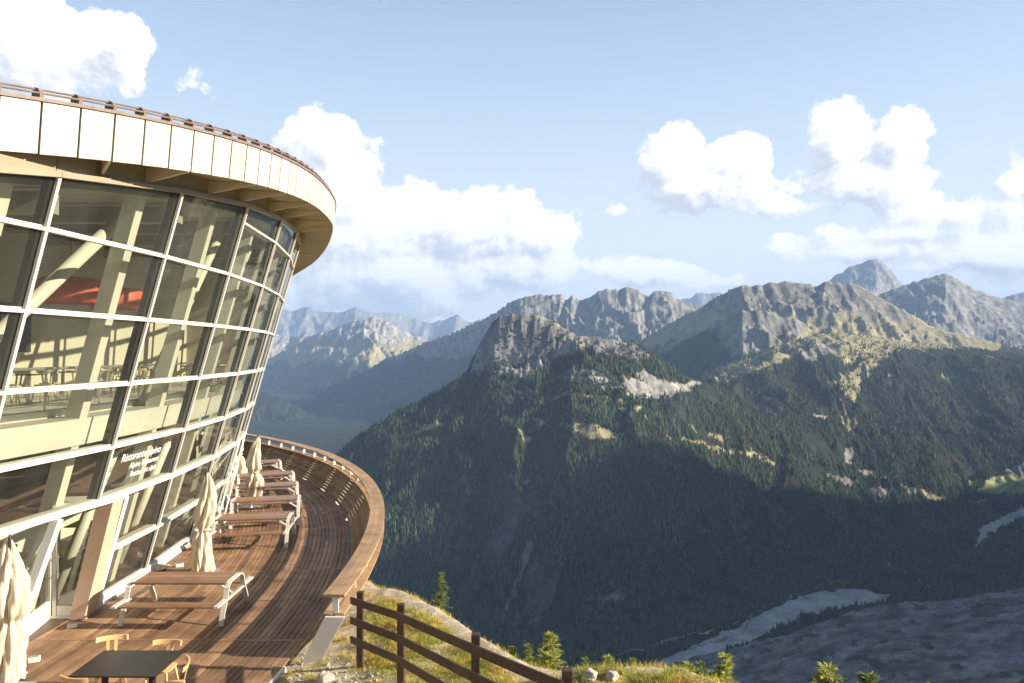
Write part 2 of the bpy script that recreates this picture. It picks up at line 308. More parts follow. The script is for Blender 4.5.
COLS = {9: (.10, .095, .085), 0: (.030, .036, .019), 1: (.235, .225, .20), 2: (.36, .335, .29), 3: (.215, .195, .16), 4: (.33, .29, .155), 5: (.33, .38, .14), 6: (.56, .54, .50), 7: (.27, .245, .21), 8: (.21, .20, .185)}
def cover(X, Y, H, ID):
    px = 512+F*X/Y; py = HY-F*H/Y
    base = {'rock': 1, 'pale': 2, 'brown': 3, 'hill': 0, 'chetif': 0, 'woods': 0}
    K = np.zeros(X.shape, int)
    for i, r in enumerate(RIDGES): K[ID == i] = base[r[5]]
    K[ID == 21] = 8
    jx = px+fbm(X/60, Y/60, 4)*3.5; jy = py+fbm(X/60+50, Y/60, 4)*2.5
    # woods low on the farther mountains; the leftmost's dark colour also paints its shade
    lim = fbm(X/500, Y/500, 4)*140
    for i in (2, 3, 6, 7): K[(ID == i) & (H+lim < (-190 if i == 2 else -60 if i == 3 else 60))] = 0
    K[(ID == 6) & (H+lim*1.5 < 330) & (H+lim >= 60)] = 4
    K[(ID == 2) & (H+lim < 180) & (H+lim >= -190)] = 4
    gl = (K == 0) & np.isin(ID, (8, 9)) & (H > -520)
    K[gl & (fbm(X/150+21, Y/100, 4) > .80)] = 4      # glades in the wood
    for kind, poly, ids in PATCH:
        x0 = min(p[0] for p in poly); x1 = max(p[0] for p in poly)
        m = np.isin(ID, ids) & (jx > x0) & (jx < x1)
        idx = np.nonzero(m)
        if len(idx[0]): s = pip(poly, jx[idx], jy[idx]); K[tuple(a[s] for a in idx)] = KIND[kind]
    K[(ID == 21) & (Y > 1930)] = 0
    return K

us = np.linspace(-.98, 1.12, 1500)
ys = np.concatenate([np.geomspace(36, 1000, 90, endpoint=False), np.geomspace(1000, 6200, 560, endpoint=False), np.geomspace(6200, 31000, 360)])
U, YY = np.meshgrid(us, ys); XX = U*YY
HH, IDD = terrain(XX, YY); KK = cover(XX, YY, HH, IDD)
HH = HH-np.clip(YY-12000, 0, None)*0
colv = np.zeros(XX.shape+(4,), np.float32); colv[..., 3] = 1
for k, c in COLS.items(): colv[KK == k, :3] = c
pm = np.isin(KK, (1, 2, 3, 8, 9)).astype(np.float32); wob = (1+fbm(XX/70, YY/70, 5)*.6*pm)[..., None]
colv[..., :3] *= wob
# grass ledges in the rock, by steepness
gx = np.gradient(HH, axis=0)/np.gradient(YY, axis=0)
led = ((np.abs(gx) < .42) & (pm > 0) & (fbm(XX/120, YY/120, 4) > .02) & (KK != 8) & (YY < 12000))
colv[led, :3] = colv[led, :3]*.35+np.array(COLS[4])*.6
mor = (KK == 8) & (fbm(XX/45+9, YY/60, 5)+fbm(XX/300, YY/300, 2)*.5 > .52); colv[mor, :3] = (.07, .08, .055); colv[KK == 8, :3] *= (1+fbm(XX/18, YY/24, 4)*.35)[KK == 8][:, None]
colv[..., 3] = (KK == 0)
def terrain_mat():
    m, nt = nodes('mountain_ground'); N = nt.nodes.new; L = nt.links.new
    out = N('ShaderNodeOutputMaterial'); p = N('ShaderNodeBsdfPrincipled'); p.inputs['Roughness'].default_value = .95; p.inputs['Specular IOR Level'].default_value = .1
    a = N('ShaderNodeAttribute'); a.attribute_name = 'cover'
    tc = N('ShaderNodeTexCoord')
    n1 = N('ShaderNodeTexNoise'); n1.inputs['Scale'].default_value = .014; n1.inputs['Detail'].default_value = 12; n1.inputs['Roughness'].default_value = .76
    L(tc.outputs['Object'], n1.inputs['Vector'])
    mr = N('ShaderNodeMapRange'); mr.inputs[1].default_value = .3; mr.inputs[2].default_value = .7; mr.inputs[3].default_value = .42; mr.inputs[4].default_value = 1.55
    L(n1.outputs['Fac'], mr.inputs[0])
    s = N('ShaderNodeVectorMath'); s.operation = 'SCALE'; L(a.outputs['Color'], s.inputs[0]); L(mr.outputs[0], s.inputs['Scale'])
    L(s.outputs[0], p.inputs['Base Color'])
    n2 = N('ShaderNodeTexNoise'); n2.inputs['Scale'].default_value = .02; n2.inputs['Detail'].default_value = 9; n2.inputs['Roughness'].default_value = .7
    L(tc.outputs['Object'], n2.inputs['Vector'])
    n3 = N('ShaderNodeTexNoise'); n3.inputs['Scale'].default_value = .0045; n3.inputs['Detail'].default_value = 12; n3.inputs['Roughness'].default_value = .72; n3.noise_type = 'RIDGED_MULTIFRACTAL'; L(tc.outputs['Object'], n3.inputs['Vector'])
    b0 = N('ShaderNodeBump'); b0.inputs['Strength'].default_value = .8; b0.inputs['Distance'].default_value = 28; L(n3.outputs['Fac'], b0.inputs['Height'])
    b = N('ShaderNodeBump'); b.inputs['Strength'].default_value = .9; b.inputs['Distance'].default_value = 24; L(b0.outputs[0], b.inputs['Normal'])
    L(n2.outputs['Fac'], b.inputs['Height']); L(b.outputs[0], p.inputs['Normal']); L(p.outputs[0], out.inputs[0])
    return m
TERR = terrain_mat()
nr, nc = XX.shape
verts = np.stack([XX, YY, HH], -1).reshape(-1, 3).astype(np.float32); vcol = colv.reshape(-1, 4)
ii = np.arange((nr-1)*(nc-1)); rr = ii//(nc-1); cc = ii % (nc-1); v0 = rr*nc+cc
quads = np.stack([v0, v0+1, v0+nc+1, v0+nc], 1); fid = IDD.reshape(-1)[v0]; fk = KK.reshape(-1)[v0]
def np_mesh(name, V, Q, m, colors=None, smooth=True):
    me = bpy.data.meshes.new(name); n = Q.shape[1]
    me.vertices.add(len(V)); me.vertices.foreach_set('co', V.astype(np.float32).ravel())
    me.loops.add(Q.size); me.loops.foreach_set('vertex_index', Q.astype(np.int32).ravel())
    me.polygons.add(len(Q)); me.polygons.foreach_set('loop_start', np.arange(0, Q.size, n, dtype=np.int32)); me.polygons.foreach_set('loop_total', np.full(len(Q), n, np.int32))
    if colors is not None:
        a = me.attributes.new('cover', 'FLOAT_COLOR', 'POINT'); a.data.foreach_set('color', colors.astype(np.float32).ravel())
    me.update(calc_edges=True)
    if smooth: me.polygons.foreach_set('use_smooth', np.ones(len(Q), bool))
    me.materials.append(m); o = bpy.data.objects.new(name, me); COL.objects.link(o); return o
def submesh(name, sel):
    if sel.sum() < 4: return
    Q = quads[sel]; uq, inv = np.unique(Q, return_inverse=True)
    o = np_mesh(name, verts[uq], inv.reshape(Q.shape), TERR, vcol[uq]); tag(o, kind='structure'); return o
riv = (fk == 6)
for i in range(len(RIDGES)):
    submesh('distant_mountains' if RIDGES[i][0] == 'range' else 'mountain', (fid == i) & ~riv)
submesh('valley_floor', (fid == 20) & ~riv); submesh('moraine', (fid == 21) & ~riv); submesh('river_bed', riv)

# the high mountain wall west of the valley, outside the picture: it throws the valley into shade
def west_wall():
    n, m_ = 240, 60; yv = np.linspace(-4000, 8500, n)
    top = np.interp(yv, [-4000, 0, 1500, 2400, 2700, 3050, 3400, 3900, 4500, 5300, 8500], [1500, 1900, 2330, 2400, 2060, 1640, 1300, 900, 400, 60, -600])
    top = top+fbm(yv/300, yv*0, 4)*70
    t = np.linspace(-1, 1, m_); T, YV = np.meshgrid(t, yv); X = 6900+T*2300; base = FLOOR-20
    Hh = base+(top[:, None]-base)*(1-np.abs(T))**1.1; Hh = Hh+ridged(X/500, YV/500, 4)*80*(1-np.abs(T))*np.minimum(np.abs(T)*4, 1)
    V = np.stack([X, YV, Hh], -1).reshape(-1, 3); i = np.arange((n-1)*(m_-1)); r = i//(m_-1); c = i % (m_-1); v = r*m_+c
    cl = np.zeros((len(V), 4)); cl[:, :3] = COLS[1]; cl[:, 3] = 0
    o = np_mesh('mountain', V, np.stack([v, v+1, v+m_+1, v+m_], 1), TERR, cl); tag(o, kind='structure')
west_wall()
gm = MB(); gm.face([(-35400, -12400, FLOOR-30), (35400, -12400, FLOOR-30), (35400, 31500, FLOOR-30), (-35400, 31500, FLOOR-30)])
tag(gm.build('ground', mat('far_ground', (.07, .08, .05), (.13, .12, .08), rough=1, scale=.0006)), kind='structure')

# ------------------------------------------------------------------ the woods on the slopes (far-off mass of spruces)
def woods():
    out = []
    def sample(n, u0, u1, y0, y1):
        y = np.sqrt(rng.uniform(y0*y0, y1*y1, n)); u = rng.uniform(u0, u1, n); return u*y, y
    X, Y = sample(330000, -.36, .80, 2000, 5600)
    h, idd = terrain(X, Y); k = cover(X, Y, h, idd)
    px = 512+F*X/Y
    dens = fbm(X/230, Y/230, 4)
    keep = ((k == 0) & (rng.random(len(X)) < .78+dens*1.2)) | ((np.isin(k, (1, 4, 2))) & (idd == 9) & (dens > -.02) & (rng.random(len(X)) < .30) & (k != 4)) | ((k == 4) & (idd == 8) & (rng.random(len(X)) < .010+.15*(dens > .42)))
    keep &= (idd != 21) | (Y > 1930)
    keep &= ~((k == 0) & (h > 60) & (rng.random(len(X)) < .35)); keep |= (k == 4) & np.isin(idd, (8, 9)) & (rng.random(len(X)) < .05)
    X, Y, h = X[keep], Y[keep], h[keep]; n = len(X)
    s = rng.uniform(.40, 1.35, n)*(1-.35*np.clip((h+100)/300, 0, 1)); ht = 19*s; r = 3.9*s*rng.uniform(.8, 1.2, n)
    ns = 5; a = rng.uniform(0, 6.28, n)
    V = np.zeros((n, 2*ns+1, 3)); 
    for j in range(ns):
        t = a+j*2*math.pi/ns; rj = r*rng.uniform(.75, 1.2, n)
        V[:, j] = np.stack([X+np.cos(t)*rj, Y+np.sin(t)*rj, h+ht*.02], 1)
        t2 = t+.6; V[:, ns+j] = np.stack([X+np.cos(t2)*rj*.62, Y+np.sin(t2)*rj*.62, h+ht*.48], 1)
    V[:, 2*ns] = np.stack([X, Y, h+ht], 1)
    tri = []
    for j in range(ns):
        q = (j+1) % ns; tri += [(j, q, ns+j), (q, ns+q, ns+j), (ns+j, ns+q, 2*ns)]
    T = (np.array(tri)[None]+(np.arange(n)*(2*ns+1))[:, None, None]).reshape(-1, 3)
    base = np.array([.044, .064, .028]); w = rng.uniform(.45, 1.7, n)[:, None]*(1+.5*fbm(X/140, Y/140, 3))[:, None]; yel = (rng.random(n)[:, None] < .25+.5*fbm(X/300+4, Y/300, 3)[:, None])*np.array([.045, .036, .0])
    c = base*w+yel; C_ = np.ones((n, 2*ns+1, 4)); C_[..., :3] = c[:, None]
    m, nt = nodes('spruce_wood'); N = nt.nodes.new; L = nt.links.new
    o_ = N('ShaderNodeOutputMaterial'); p = N('ShaderNodeBsdfPrincipled'); p.inputs['Roughness'].default_value = .9; p.inputs['Specular IOR Level'].default_value = .1
    at = N('ShaderNodeAttribute'); at.attribute_name = 'cover'; L(at.outputs['Color'], p.inputs['Base Color']); L(p.outputs[0], o_.inputs[0])
    o = np_mesh('forest', V.reshape(-1, 3), T, m, C_.reshape(-1, 4), smooth=False)
    tag(o, 'dense dark spruce wood covering the mountain slopes across the valley', 'forest', kind='stuff')
    print('forest trees', n)
woods()
def hut():
    px, py = 542, 424.5
    Ya = np.arange(2400, 3600, 5.); ha = terrain((px-512)/F*Ya, Ya)[0]; q = int(np.argmax(HY-F*ha/Ya < py)); Y = float(Ya[q]); X = (px-512)/F*Y; h = float(ha[q])
    t = empty('mountain_hut', (X, Y, h), .3, label='tiny white mountain hut beside the clearing on the wooded middle mountain', cat='hut')
    b = MB(); b.box(-9, 9, -6, 6, -3, 7); b.build('wall', mat('hut_plaster', (.75, .74, .7), rough=.8), t)
    b = MB(); b.hexa([(-10, -7.2, 7), (10, -7.2, 7), (10, 7.2, 7), (-10, 7.2, 7)], [(-10, -.2, 12), (10, -.2, 12), (10, .2, 12), (-10, .2, 12)]); b.build('roof', mat('hut_roof', (.42, .42, .42), rough=.6), t)
hut()

# ------------------------------------------------------------------ ground by the building
EDGE = [(-60, 60), (-12, 34), (-5.5, 22), (-3.48, 18.4), (-2.56, 17.2), (-1.54, 15.4), (-.75, 13.5), (-.27, 12.4), (.28, 11.35), (.71, 11.0), (1.28, 10.8), (1.97, 10.55), (2.45, 10.35), (2.9, 9.3), (3.6, 7.2), (5, 3.5), (9, -3), (60, -40)]
_c = np.array([(-2.67, 12.8, -5.42), (-1.9, 11.6, -5.12), (-.45, 9.3, -4.62), (-2.56, 17.2, -5.5), (-.75, 13.5, -5.07), (.71, 11, -4.76), (1.97, 10.55, -4.68), (-4, 12.5, -5.75)])
_A = np.c_[np.ones(len(_c)), _c[:, :2]]; PL = np.linalg.lstsq(_A, _c[:, 2], rcond=None)[0]
def ground_z(x, y, noise=True):
    x = np.asarray(x, float); y = np.asarray(y, float)
    e = np.array(EDGE); ye = np.interp(x, e[:, 0], e[:, 1]); d = y-ye
    xx = np.clip(x, -5, 3); yy = np.clip(y, 4, 19)
    base = PL[0]+PL[1]*xx+PL[2]*yy
    base = np.where(x < -4.2, base-np.clip(-4.2-x, 0, 1.2)*1.2, base)
    dd = np.maximum(d, 0); z = base-.74*(np.sqrt(dd*dd+.3)-.548)
    if noise: z = z+fbm(x*.9, y*.9, 4)*.05+fbm(x*.16+5, y*.16, 2)*.35*np.clip(dd/8, 0, 1)
    return z
gxs = np.concatenate([np.linspace(-40, -7, 30, endpoint=False), np.linspace(-7, 7, 220, endpoint=False), np.linspace(7, 60, 60)])
gys = np.concatenate([np.linspace(-15, 5, 20, endpoint=False), np.linspace(5, 22, 260, endpoint=False), np.linspace(22, 62, 60)])
GX, GY = np.meshgrid(gxs, gys); GZ = ground_z(GX, GY)
def grass_amount(x, y):
    e = np.array(EDGE); ye = np.interp(x, e[:, 0], e[:, 1]); d = (ye-y)
    # grass band lies between the sandy edge and the fence
    a = np.clip((d-np.interp(x, [.1, .9], [.35, -.35]))/.5, 0, 1); fx = np.interp(y, [6, 8.0, 9.3, 11.6, 12.8, 16], [1.3, .6, -.45, -1.75, -2.6, -3.1])
    b = np.clip((x-fx+.25)/.5, 0, 1)
    far = np.clip(-d/1.0, 0, 1)
    lo = .15+np.clip((fbm(x*1.3+3, y*1.3, 3)-.15)*3, 0, 1)*.6
    return np.maximum(np.maximum(a*b, lo*a*(1-b)), far*.9)*np.clip(1.1+fbm(x*1.2, y*1.2, 3)*.8, 0, 1)
GA = grass_amount(GX, GY); gc = np.zeros(GX.shape+(4,)); gc[..., 3] = 1
sand = np.array([.58, .49, .36]); grs = np.array([.42, .34, .10])
gc[..., :3] = sand*(1-GA[..., None])+grs*GA[..., None]
gc[..., :3] *= (1+fbm(GX*4, GY*4, 4)*.3)[..., None]
def near_mat():
    m, nt = nodes('gravel_and_turf'); N = nt.nodes.new; L = nt.links.new
    out = N('ShaderNodeOutputMaterial'); p = N('ShaderNodeBsdfPrincipled'); p.inputs['Roughness'].default_value = .95; p.inputs['Specular IOR Level'].default_value = .1
    a = N('ShaderNodeAttribute'); a.attribute_name = 'cover'; tc = N('ShaderNodeTexCoord')
    n = N('ShaderNodeTexNoise'); n.inputs['Scale'].default_value = 14; n.inputs['Detail'].default_value = 8; n.inputs['Roughness'].default_value = .75; L(tc.outputs['Object'], n.inputs['Vector'])
    mr = N('ShaderNodeMapRange'); mr.inputs[1].default_value = .3; mr.inputs[2].default_value = .7; mr.inputs[3].default_value = .55; mr.inputs[4].default_value = 1.35; L(n.outputs['Fac'], mr.inputs[0])
    s = N('ShaderNodeVectorMath'); s.operation = 'SCALE'; L(a.outputs['Color'], s.inputs[0]); L(mr.outputs[0], s.inputs['Scale']); L(s.outputs[0], p.inputs['Base Color'])
    b = N('ShaderNodeBump'); b.inputs['Strength'].default_value = .9; b.inputs['Distance'].default_value = .06; L(n.outputs['Fac'], b.inputs['Height']); L(b.outputs[0], p.inputs['Normal']); L(p.outputs[0], out.inputs[0])
    return m
g_r, g_c = GX.shape; i = np.arange((g_r-1)*(g_c-1)); v = (i//(g_c-1))*g_c+i % (g_c-1)
o = np_mesh('hillside', np.stack([GX, GY, GZ], -1).reshape(-1, 3), np.stack([v, v+1, v+g_c+1, v+g_c], 1), near_mat(), gc.reshape(-1, 4)); tag(o, kind='structure')
def blades():
    n = 330000; x = rng.uniform(-4.2, 6, n); y = rng.uniform(7, 24, n); ga = grass_amount(x, y)
    clump = fbm(x*3, y*3, 2); k = (rng.random(n) < ga*(.55+clump)) & (ga > .2)
    x, y = x[k], y[k]; z = ground_z(x, y)-.01; n = len(x); a = rng.uniform(0, 6.28, n); h = rng.uniform(.03, .11, n)*(1+fbm(x*2, y*2, 2)*.6); w = rng.uniform(.004, .009, n)
    le = rng.uniform(-.07, .07, (n, 2))
    V = np.zeros((n, 3, 3)); V[:, 0] = np.stack([x-np.cos(a)*w, y-np.sin(a)*w, z], 1); V[:, 1] = np.stack([x+np.cos(a)*w, y+np.sin(a)*w, z], 1); V[:, 2] = np.stack([x+le[:, 0], y+le[:, 1], z+h], 1)
    c = np.array([.62, .48, .11])*rng.uniform(.6, 1.3, (n, 1)); gr = (fbm(x*1.1+8, y*1.1, 3) > .0)[:, None] & (rng.random((n, 1)) < .75); c = np.where(gr, np.array([.30, .36, .07])*rng.uniform(.7, 1.4, (n, 1)), c)
    C_ = np.ones((n, 3, 4)); C_[..., :3] = c[:, None]
    m, nt = nodes('grass_blades'); N = nt.nodes.new; L = nt.links.new; at = N('ShaderNodeAttribute'); at.attribute_name = 'cover'
    o_ = N('ShaderNodeOutputMaterial'); d = N('ShaderNodeBsdfDiffuse'); t = N('ShaderNodeBsdfTranslucent'); ms = N('ShaderNodeMixShader'); ms.inputs[0].default_value = .35
    L(at.outputs['Color'], d.inputs[0]); L(at.outputs['Color'], t.inputs[0]); L(d.outputs[0], ms.inputs[1]); L(t.outputs[0], ms.inputs[2]); L(ms.outputs[0], o_.inputs[0])
    o = np_mesh('grass', V.reshape(-1, 3), np.arange(n*3).reshape(-1, 3), m, C_.reshape(-1, 4), smooth=False)
    tag(o, 'yellowing mountain grass on the slope behind the wooden fence', 'grass', kind='stuff')
blades()
def rock_mesh(name, s, seed, m, flat=.6):
    import bmesh
    bm = bmesh.new(); bmesh.ops.create_icosphere(bm, subdivisions=3, radius=1); r_ = random.Random(seed); ph = [r_.uniform(0, 9) for _ in range(6)]
    pl = [Vector((r_.uniform(-1, 1), r_.uniform(-1, 1), r_.uniform(-.3, 1))).normalized() for _ in range(9)]
    for vv in bm.verts:
        c = vv.co.copy()
        for q in pl:
            d = c.dot(q)
            if d > .72: c -= q*(d-.72)*.9
        k = 1+.09*math.sin(c.x*5+ph[0])*math.sin(c.y*4+ph[1])+.05*math.sin(c.z*11+ph[2]+c.x*7)
        vv.co = Vector((c.x*s[0], c.y*s[1], c.z*s[2]))*k
    me = bpy.data.meshes.new(name); bm.to_mesh(me); bm.free(); me.materials.append(m); o = bpy.data.objects.new(name, me); COL.objects.link(o); return o
STONE = mat('pale_granite', (.36, .32, .26), (.58, .52, .43), rough=.9, scale=5, bump=.6, bscale=14)
def place_rock(px, py, Y, s, seed, label):
    p = seen(px, py, Y); z = float(ground_z(p.x, p.y)); o = rock_mesh('rock', s, seed, STONE); o.location = (p.x, p.y, z+s[2]*.35); o.rotation_euler = (0, 0, seed)
    tag(o, label, 'rock')
place_rock(590, 674, 10.55, (.15, .13, .10), 1, 'pale boulder on the knoll just right of the last fence post')
place_rock(612, 676, 10.5, (.13, .11, .07), 2, 'low flat pale stone on the knoll, second to the right of the last fence post')
place_rock(326, 667, 12.3, (.16, .14, .12), 3, 'pale stone on the gravel just below the slanted end plate of the terrace railing')
place_rock(383, 680, 11.2, (.13, .10, .07), 4, 'small flat stone on the gravel between the first and second fence posts')
place_rock(300, 678, 12.0, (.10, .09, .07), 5, 'small stone on the gravel right beside the deck edge at the bottom of the photo')
def gravel():
    b = MB(); 
    for k in range(2200):
        x = random.uniform(-4.2, -1.2); y = random.uniform(9.5, 14.2)
        if random.random() < (y-11.5)/2.7 or x > -2.0+random.uniform(-.6, .4): continue
        if grass_amount(np.array([x]), np.array([y]))[0] > .45: continue
        s = random.uniform(.010, .034)*(1 if random.random() < .93 else 1.8); z = float(ground_z(x, y)); n = random.choice((4, 5, 6)); a0 = random.uniform(0, 6)
        lo = [(x+math.cos(a0+j*6.283/n)*s*random.uniform(.7, 1.2), y+math.sin(a0+j*6.283/n)*s*random.uniform(.7, 1.2), z-.01) for j in range(n)]
        hi = [(x+(p[0]-x)*.6, y+(p[1]-y)*.6, z+s*random.uniform(.4, .9)) for p in lo]
        b.hexa(lo, hi, random.random())
    tag(b.build('gravel', mat('gravel_stones', (.34, .30, .24), (.55, .49, .40), rough=.9, scale=6, tint=.35)), 'loose pale gravel stones scattered beside the deck and under the fence', 'gravel', kind='stuff')
gravel()

# ------------------------------------------------------------------ young conifers on the edge of the slope
TREES = []
def conifer(px, ytop, Y, kind, label, width=.34, group='young conifers along the slope edge'):
    p = seen(px, ytop, Y); z0 = float(ground_z(p.x, p.y))-.05; H = p.z-z0; rd = random.Random(int(px*7+Y))
    t = empty('young_larch' if kind else 'young_spruce', (p.x, p.y, z0), 0, label=label, cat='tree', group=None)
    tr = MB(); tr.tube([(0, 0, 0), (.01*H, 0, H*.5), (0, 0, H*.98)], .028*H/2+.012, 7, .004); tr.build('trunk', mat('conifer_bark', (.10, .07, .045), (.16, .11, .07), rough=.95, scale=12), t)
    V = []; nT = 0; W = width*H
    whorls = int(10+H*7); hair = 300 if kind else 0
    for w in range(whorls):
        f = (w+rd.uniform(-.3, .3))/whorls; f = min(max(f, .02), .99); zz = H*(.06+.92*f); L_ = W*(1-f)**.85*rd.uniform(.65, 1.15)+.03*H*(1-f)+.02
        for b_ in range(rd.choice((6, 7, 8))):
            az = rd.uniform(0, 6.283); le = L_*rd.uniform(.6, 1.15); up = rd.uniform(.0, .35) if f > .5 else rd.uniform(-.25, .2)
            ns_ = max(5, int(le/.045))
            for q in range(ns_):
                s = (q+.6)/ns_; cx = math.cos(az)*le*s; cy = math.sin(az)*le*s; cz = zz+le*s*up-le*.12*s*s+.06*le*math.sin(s*3)
                for side in (-1, 1, 0):
                    ln = rd.uniform(.045, .085)*(1.1-.4*s)*(1.25 if kind else 1)*(.7+.25*H)
                    aa = az+side*rd.uniform(.6, 1.2); ex = math.cos(aa)*ln; ey = math.sin(aa)*ln; ez = rd.uniform(-.2, .45)*ln; wd = ln*.24; px_, py_ = -math.sin(aa)*wd, math.cos(aa)*wd
                    V.append(((cx-px_, cy-py_, cz+rd.uniform(-.2, .2)*wd), (cx+px_, cy+py_, cz+rd.uniform(-.5, .5)*wd), (cx+ex, cy+ey, cz+ez)))
    b = MB(); 
    for tri in V: b.face(tri, rd.random())
    m = mat('larch_needles', (.34, .38, .07), (.46, .46, .11), rough=.8, scale=3, tint=.5, trans=.35) if kind else mat('spruce_needles', (.13, .18, .045), (.24, .29, .075), rough=.8, scale=3, tint=.5, trans=.25)
    b.build('crown', m, t); TREES.append(t)
conifer(442, 568, 19.5, 0, 'slender young spruce standing alone behind the sandy edge, above the second fence post', .26)
conifer(512, 643, 14.5, 1, 'tiny larch top peeking over the edge, leftmost of the row right of the fence', .35)
conifer(528, 638, 15.2, 0, 'narrow spruce top just left of the bushiest larch behind the fence rail', .28)
conifer(550, 628, 14.4, 1, 'bushiest and tallest yellow green larch above the last fence post', .42)
conifer(585, 653, 14.0, 0, 'small pointed spruce right behind the pale boulder', .32)
conifer(607, 651, 14.2, 1, 'small yellow green larch above the low flat stone', .40)
conifer(632, 652, 14.6, 0, 'small spruce at the right end of the grassy knoll, just left of the gap', .32)
conifer(688, 657, 12.6, 1, 'broad larch top below the river bend, left one of three close together', .40)
conifer(699, 655, 12.9, 0, 'spruce top in the middle of the three close together below the river bend', .34)
conifer(710, 664, 12.2, 0, 'lowest little spruce between the larch group and the tall larch by the moraine', .36)
conifer(724, 648, 12.4, 1, 'tall narrow larch at the right end of the group below the river bend', .30)
conifer(826, 656, 9.6, 1, 'bright rounded larch top standing alone in front of the grey moraine', .42)
conifer(866, 660, 9.4, 0, 'dark pointed spruce top in front of the moraine, right of the bright larch', .34)
conifer(922, 675, 8.6, 1, 'very small larch tip at the bottom edge, rightmost of all the young trees', .3)
conifer(652, 667, 11.6, 0, 'squat dark green dwarf pine at the right foot of the grassy knoll', .9)

# ------------------------------------------------------------------ wooden fence
def fence():
    t = empty('wooden_fence', (-2.67, 12.8, float(ground_z(-2.67, 12.8))), label='dark brown post and three-rail fence running along the grassy slope', cat='fence')
    base = Vector(t.location)
    P = [(361, 590.5, 12.8), (401.6, 602.5, 11.6), (476, 631.7, 9.3), (567, 667, 7.7), (640, 715, 6.3)]
    tops = [seen(*p) for p in P]
    for q in tops:
        zb = min(float(ground_z(q.x, q.y))-.1, q.z-1.05); b = MB(); b.box(q.x-.055, q.x+.055, q.y-.055, q.y+.055, zb, q.z); o = b.build('post', FENCEW, t, bevel=.01); o.location = -base
    for a, c in zip(tops[:-1], tops[1:]):
        d = (c-a).normalized(); off = Vector((d.y, -d.x, 0)).normalized()*.0+Vector((-.075, -.045, 0))
        for dz in (.16, .50, .83):
            b = MB(); k0 = .18 if a is tops[0] else .04; b.bar(a-d*k0+off-Vector((0, 0, dz)), c+off-Vector((0, 0, dz))+d*.04, .035, .12); o = b.build('rail', FENCEW, t, bevel=.006); o.location = -base
fence()

# ------------------------------------------------------------------ terrace deck and balustrade, rings about one centre
RC = (-37.0, 14.6); ZD = -5.5
def ring(r, a, z): return Vector((RC[0]+r*math.cos(a), RC[1]+r*math.sin(a), z))
def deck():
    b = MB(); cuts = [-.42, -.155, -.012, .13, .27, .41, .55, .69, .83, .97, 1.15]
    w = .118; gap = .014; n = int(9.6/w)
    for j in range(n):
        r1 = 33.03-j*w; r0 = r1-w+gap
        for s in range(len(cuts)-1):
            a0 = cuts[s]+.0022; a1 = cuts[s+1]-.0022
            # each board line is made of two lengths
            mid = a0+(a1-a0)*random.uniform(.3, .7)
            for (p, q) in ((a0, mid-.00006), (mid+.00006, a1)):
                tn = random.random(); m_ = max(1, int((q-p)/.03))
                for k in range(m_):
                    u, v = p+(q-p)*k/m_, p+(q-p)*(k+1)/m_; dz = random.uniform(-.0015, .0015)
                    b.hexa([ring(r0, u, ZD-.03), ring(r1, u, ZD-.03), ring(r1, v, ZD-.03), ring(r0, v, ZD-.03)], [ring(r0, u, ZD), ring(r1, u, ZD), ring(r1, v, ZD), ring(r0, v, ZD)], tn)
    for c in cuts[1:-1]:                     # radial boards between the fields
        for dr in range(5):
            r0 = 33.03-dr*1.92; b.hexa([ring(r0-1.91, c-.0018, ZD-.03), ring(r0, c-.0018, ZD-.03), ring(r0, c+.0018, ZD-.03), ring(r0-1.91, c+.0018, ZD-.03)], [ring(r0-1.91, c-.0018, ZD+.001), ring(r0, c-.0018, ZD+.001), ring(r0, c+.0018, ZD+.001), ring(r0-1.91, c+.0018, ZD+.001)], random.uniform(.6, 1))
    tag(b.build('deck', DECKM), kind='structure')
    s = MB()
    for k in range(60):
        u, v = -.42+1.57*k/60, -.42+1.57*(k+1)/60
        s.hexa([ring(23.5, u, ZD-.35), ring(33.0, u, ZD-.35), ring(33.0, v, ZD-.35), ring(23.5, v, ZD-.35)], [ring(23.5, u, ZD-.034), ring(33.0, u, ZD-.034), ring(33.0, v, ZD-.034), ring(23.5, v, ZD-.034)])
    tag(s.build('deck_frame', DARK), kind='structure')
    e = MB()
    for k in range(12):
        u, v = -.42+.372*k/12, -.42+.372*(k+1)/12
        e.hexa([ring(33.035, u, ZD-.4), ring(33.09, u, ZD-.4), ring(33.09, v, ZD-.4), ring(33.035, v, ZD-.4)], [ring(33.035, u, ZD+.004), ring(33.09, u, ZD+.004), ring(33.09, v, ZD+.004), ring(33.035, v, ZD+.004)])
    tag(e.build('deck_edge', WHITE), kind='structure')
deck()
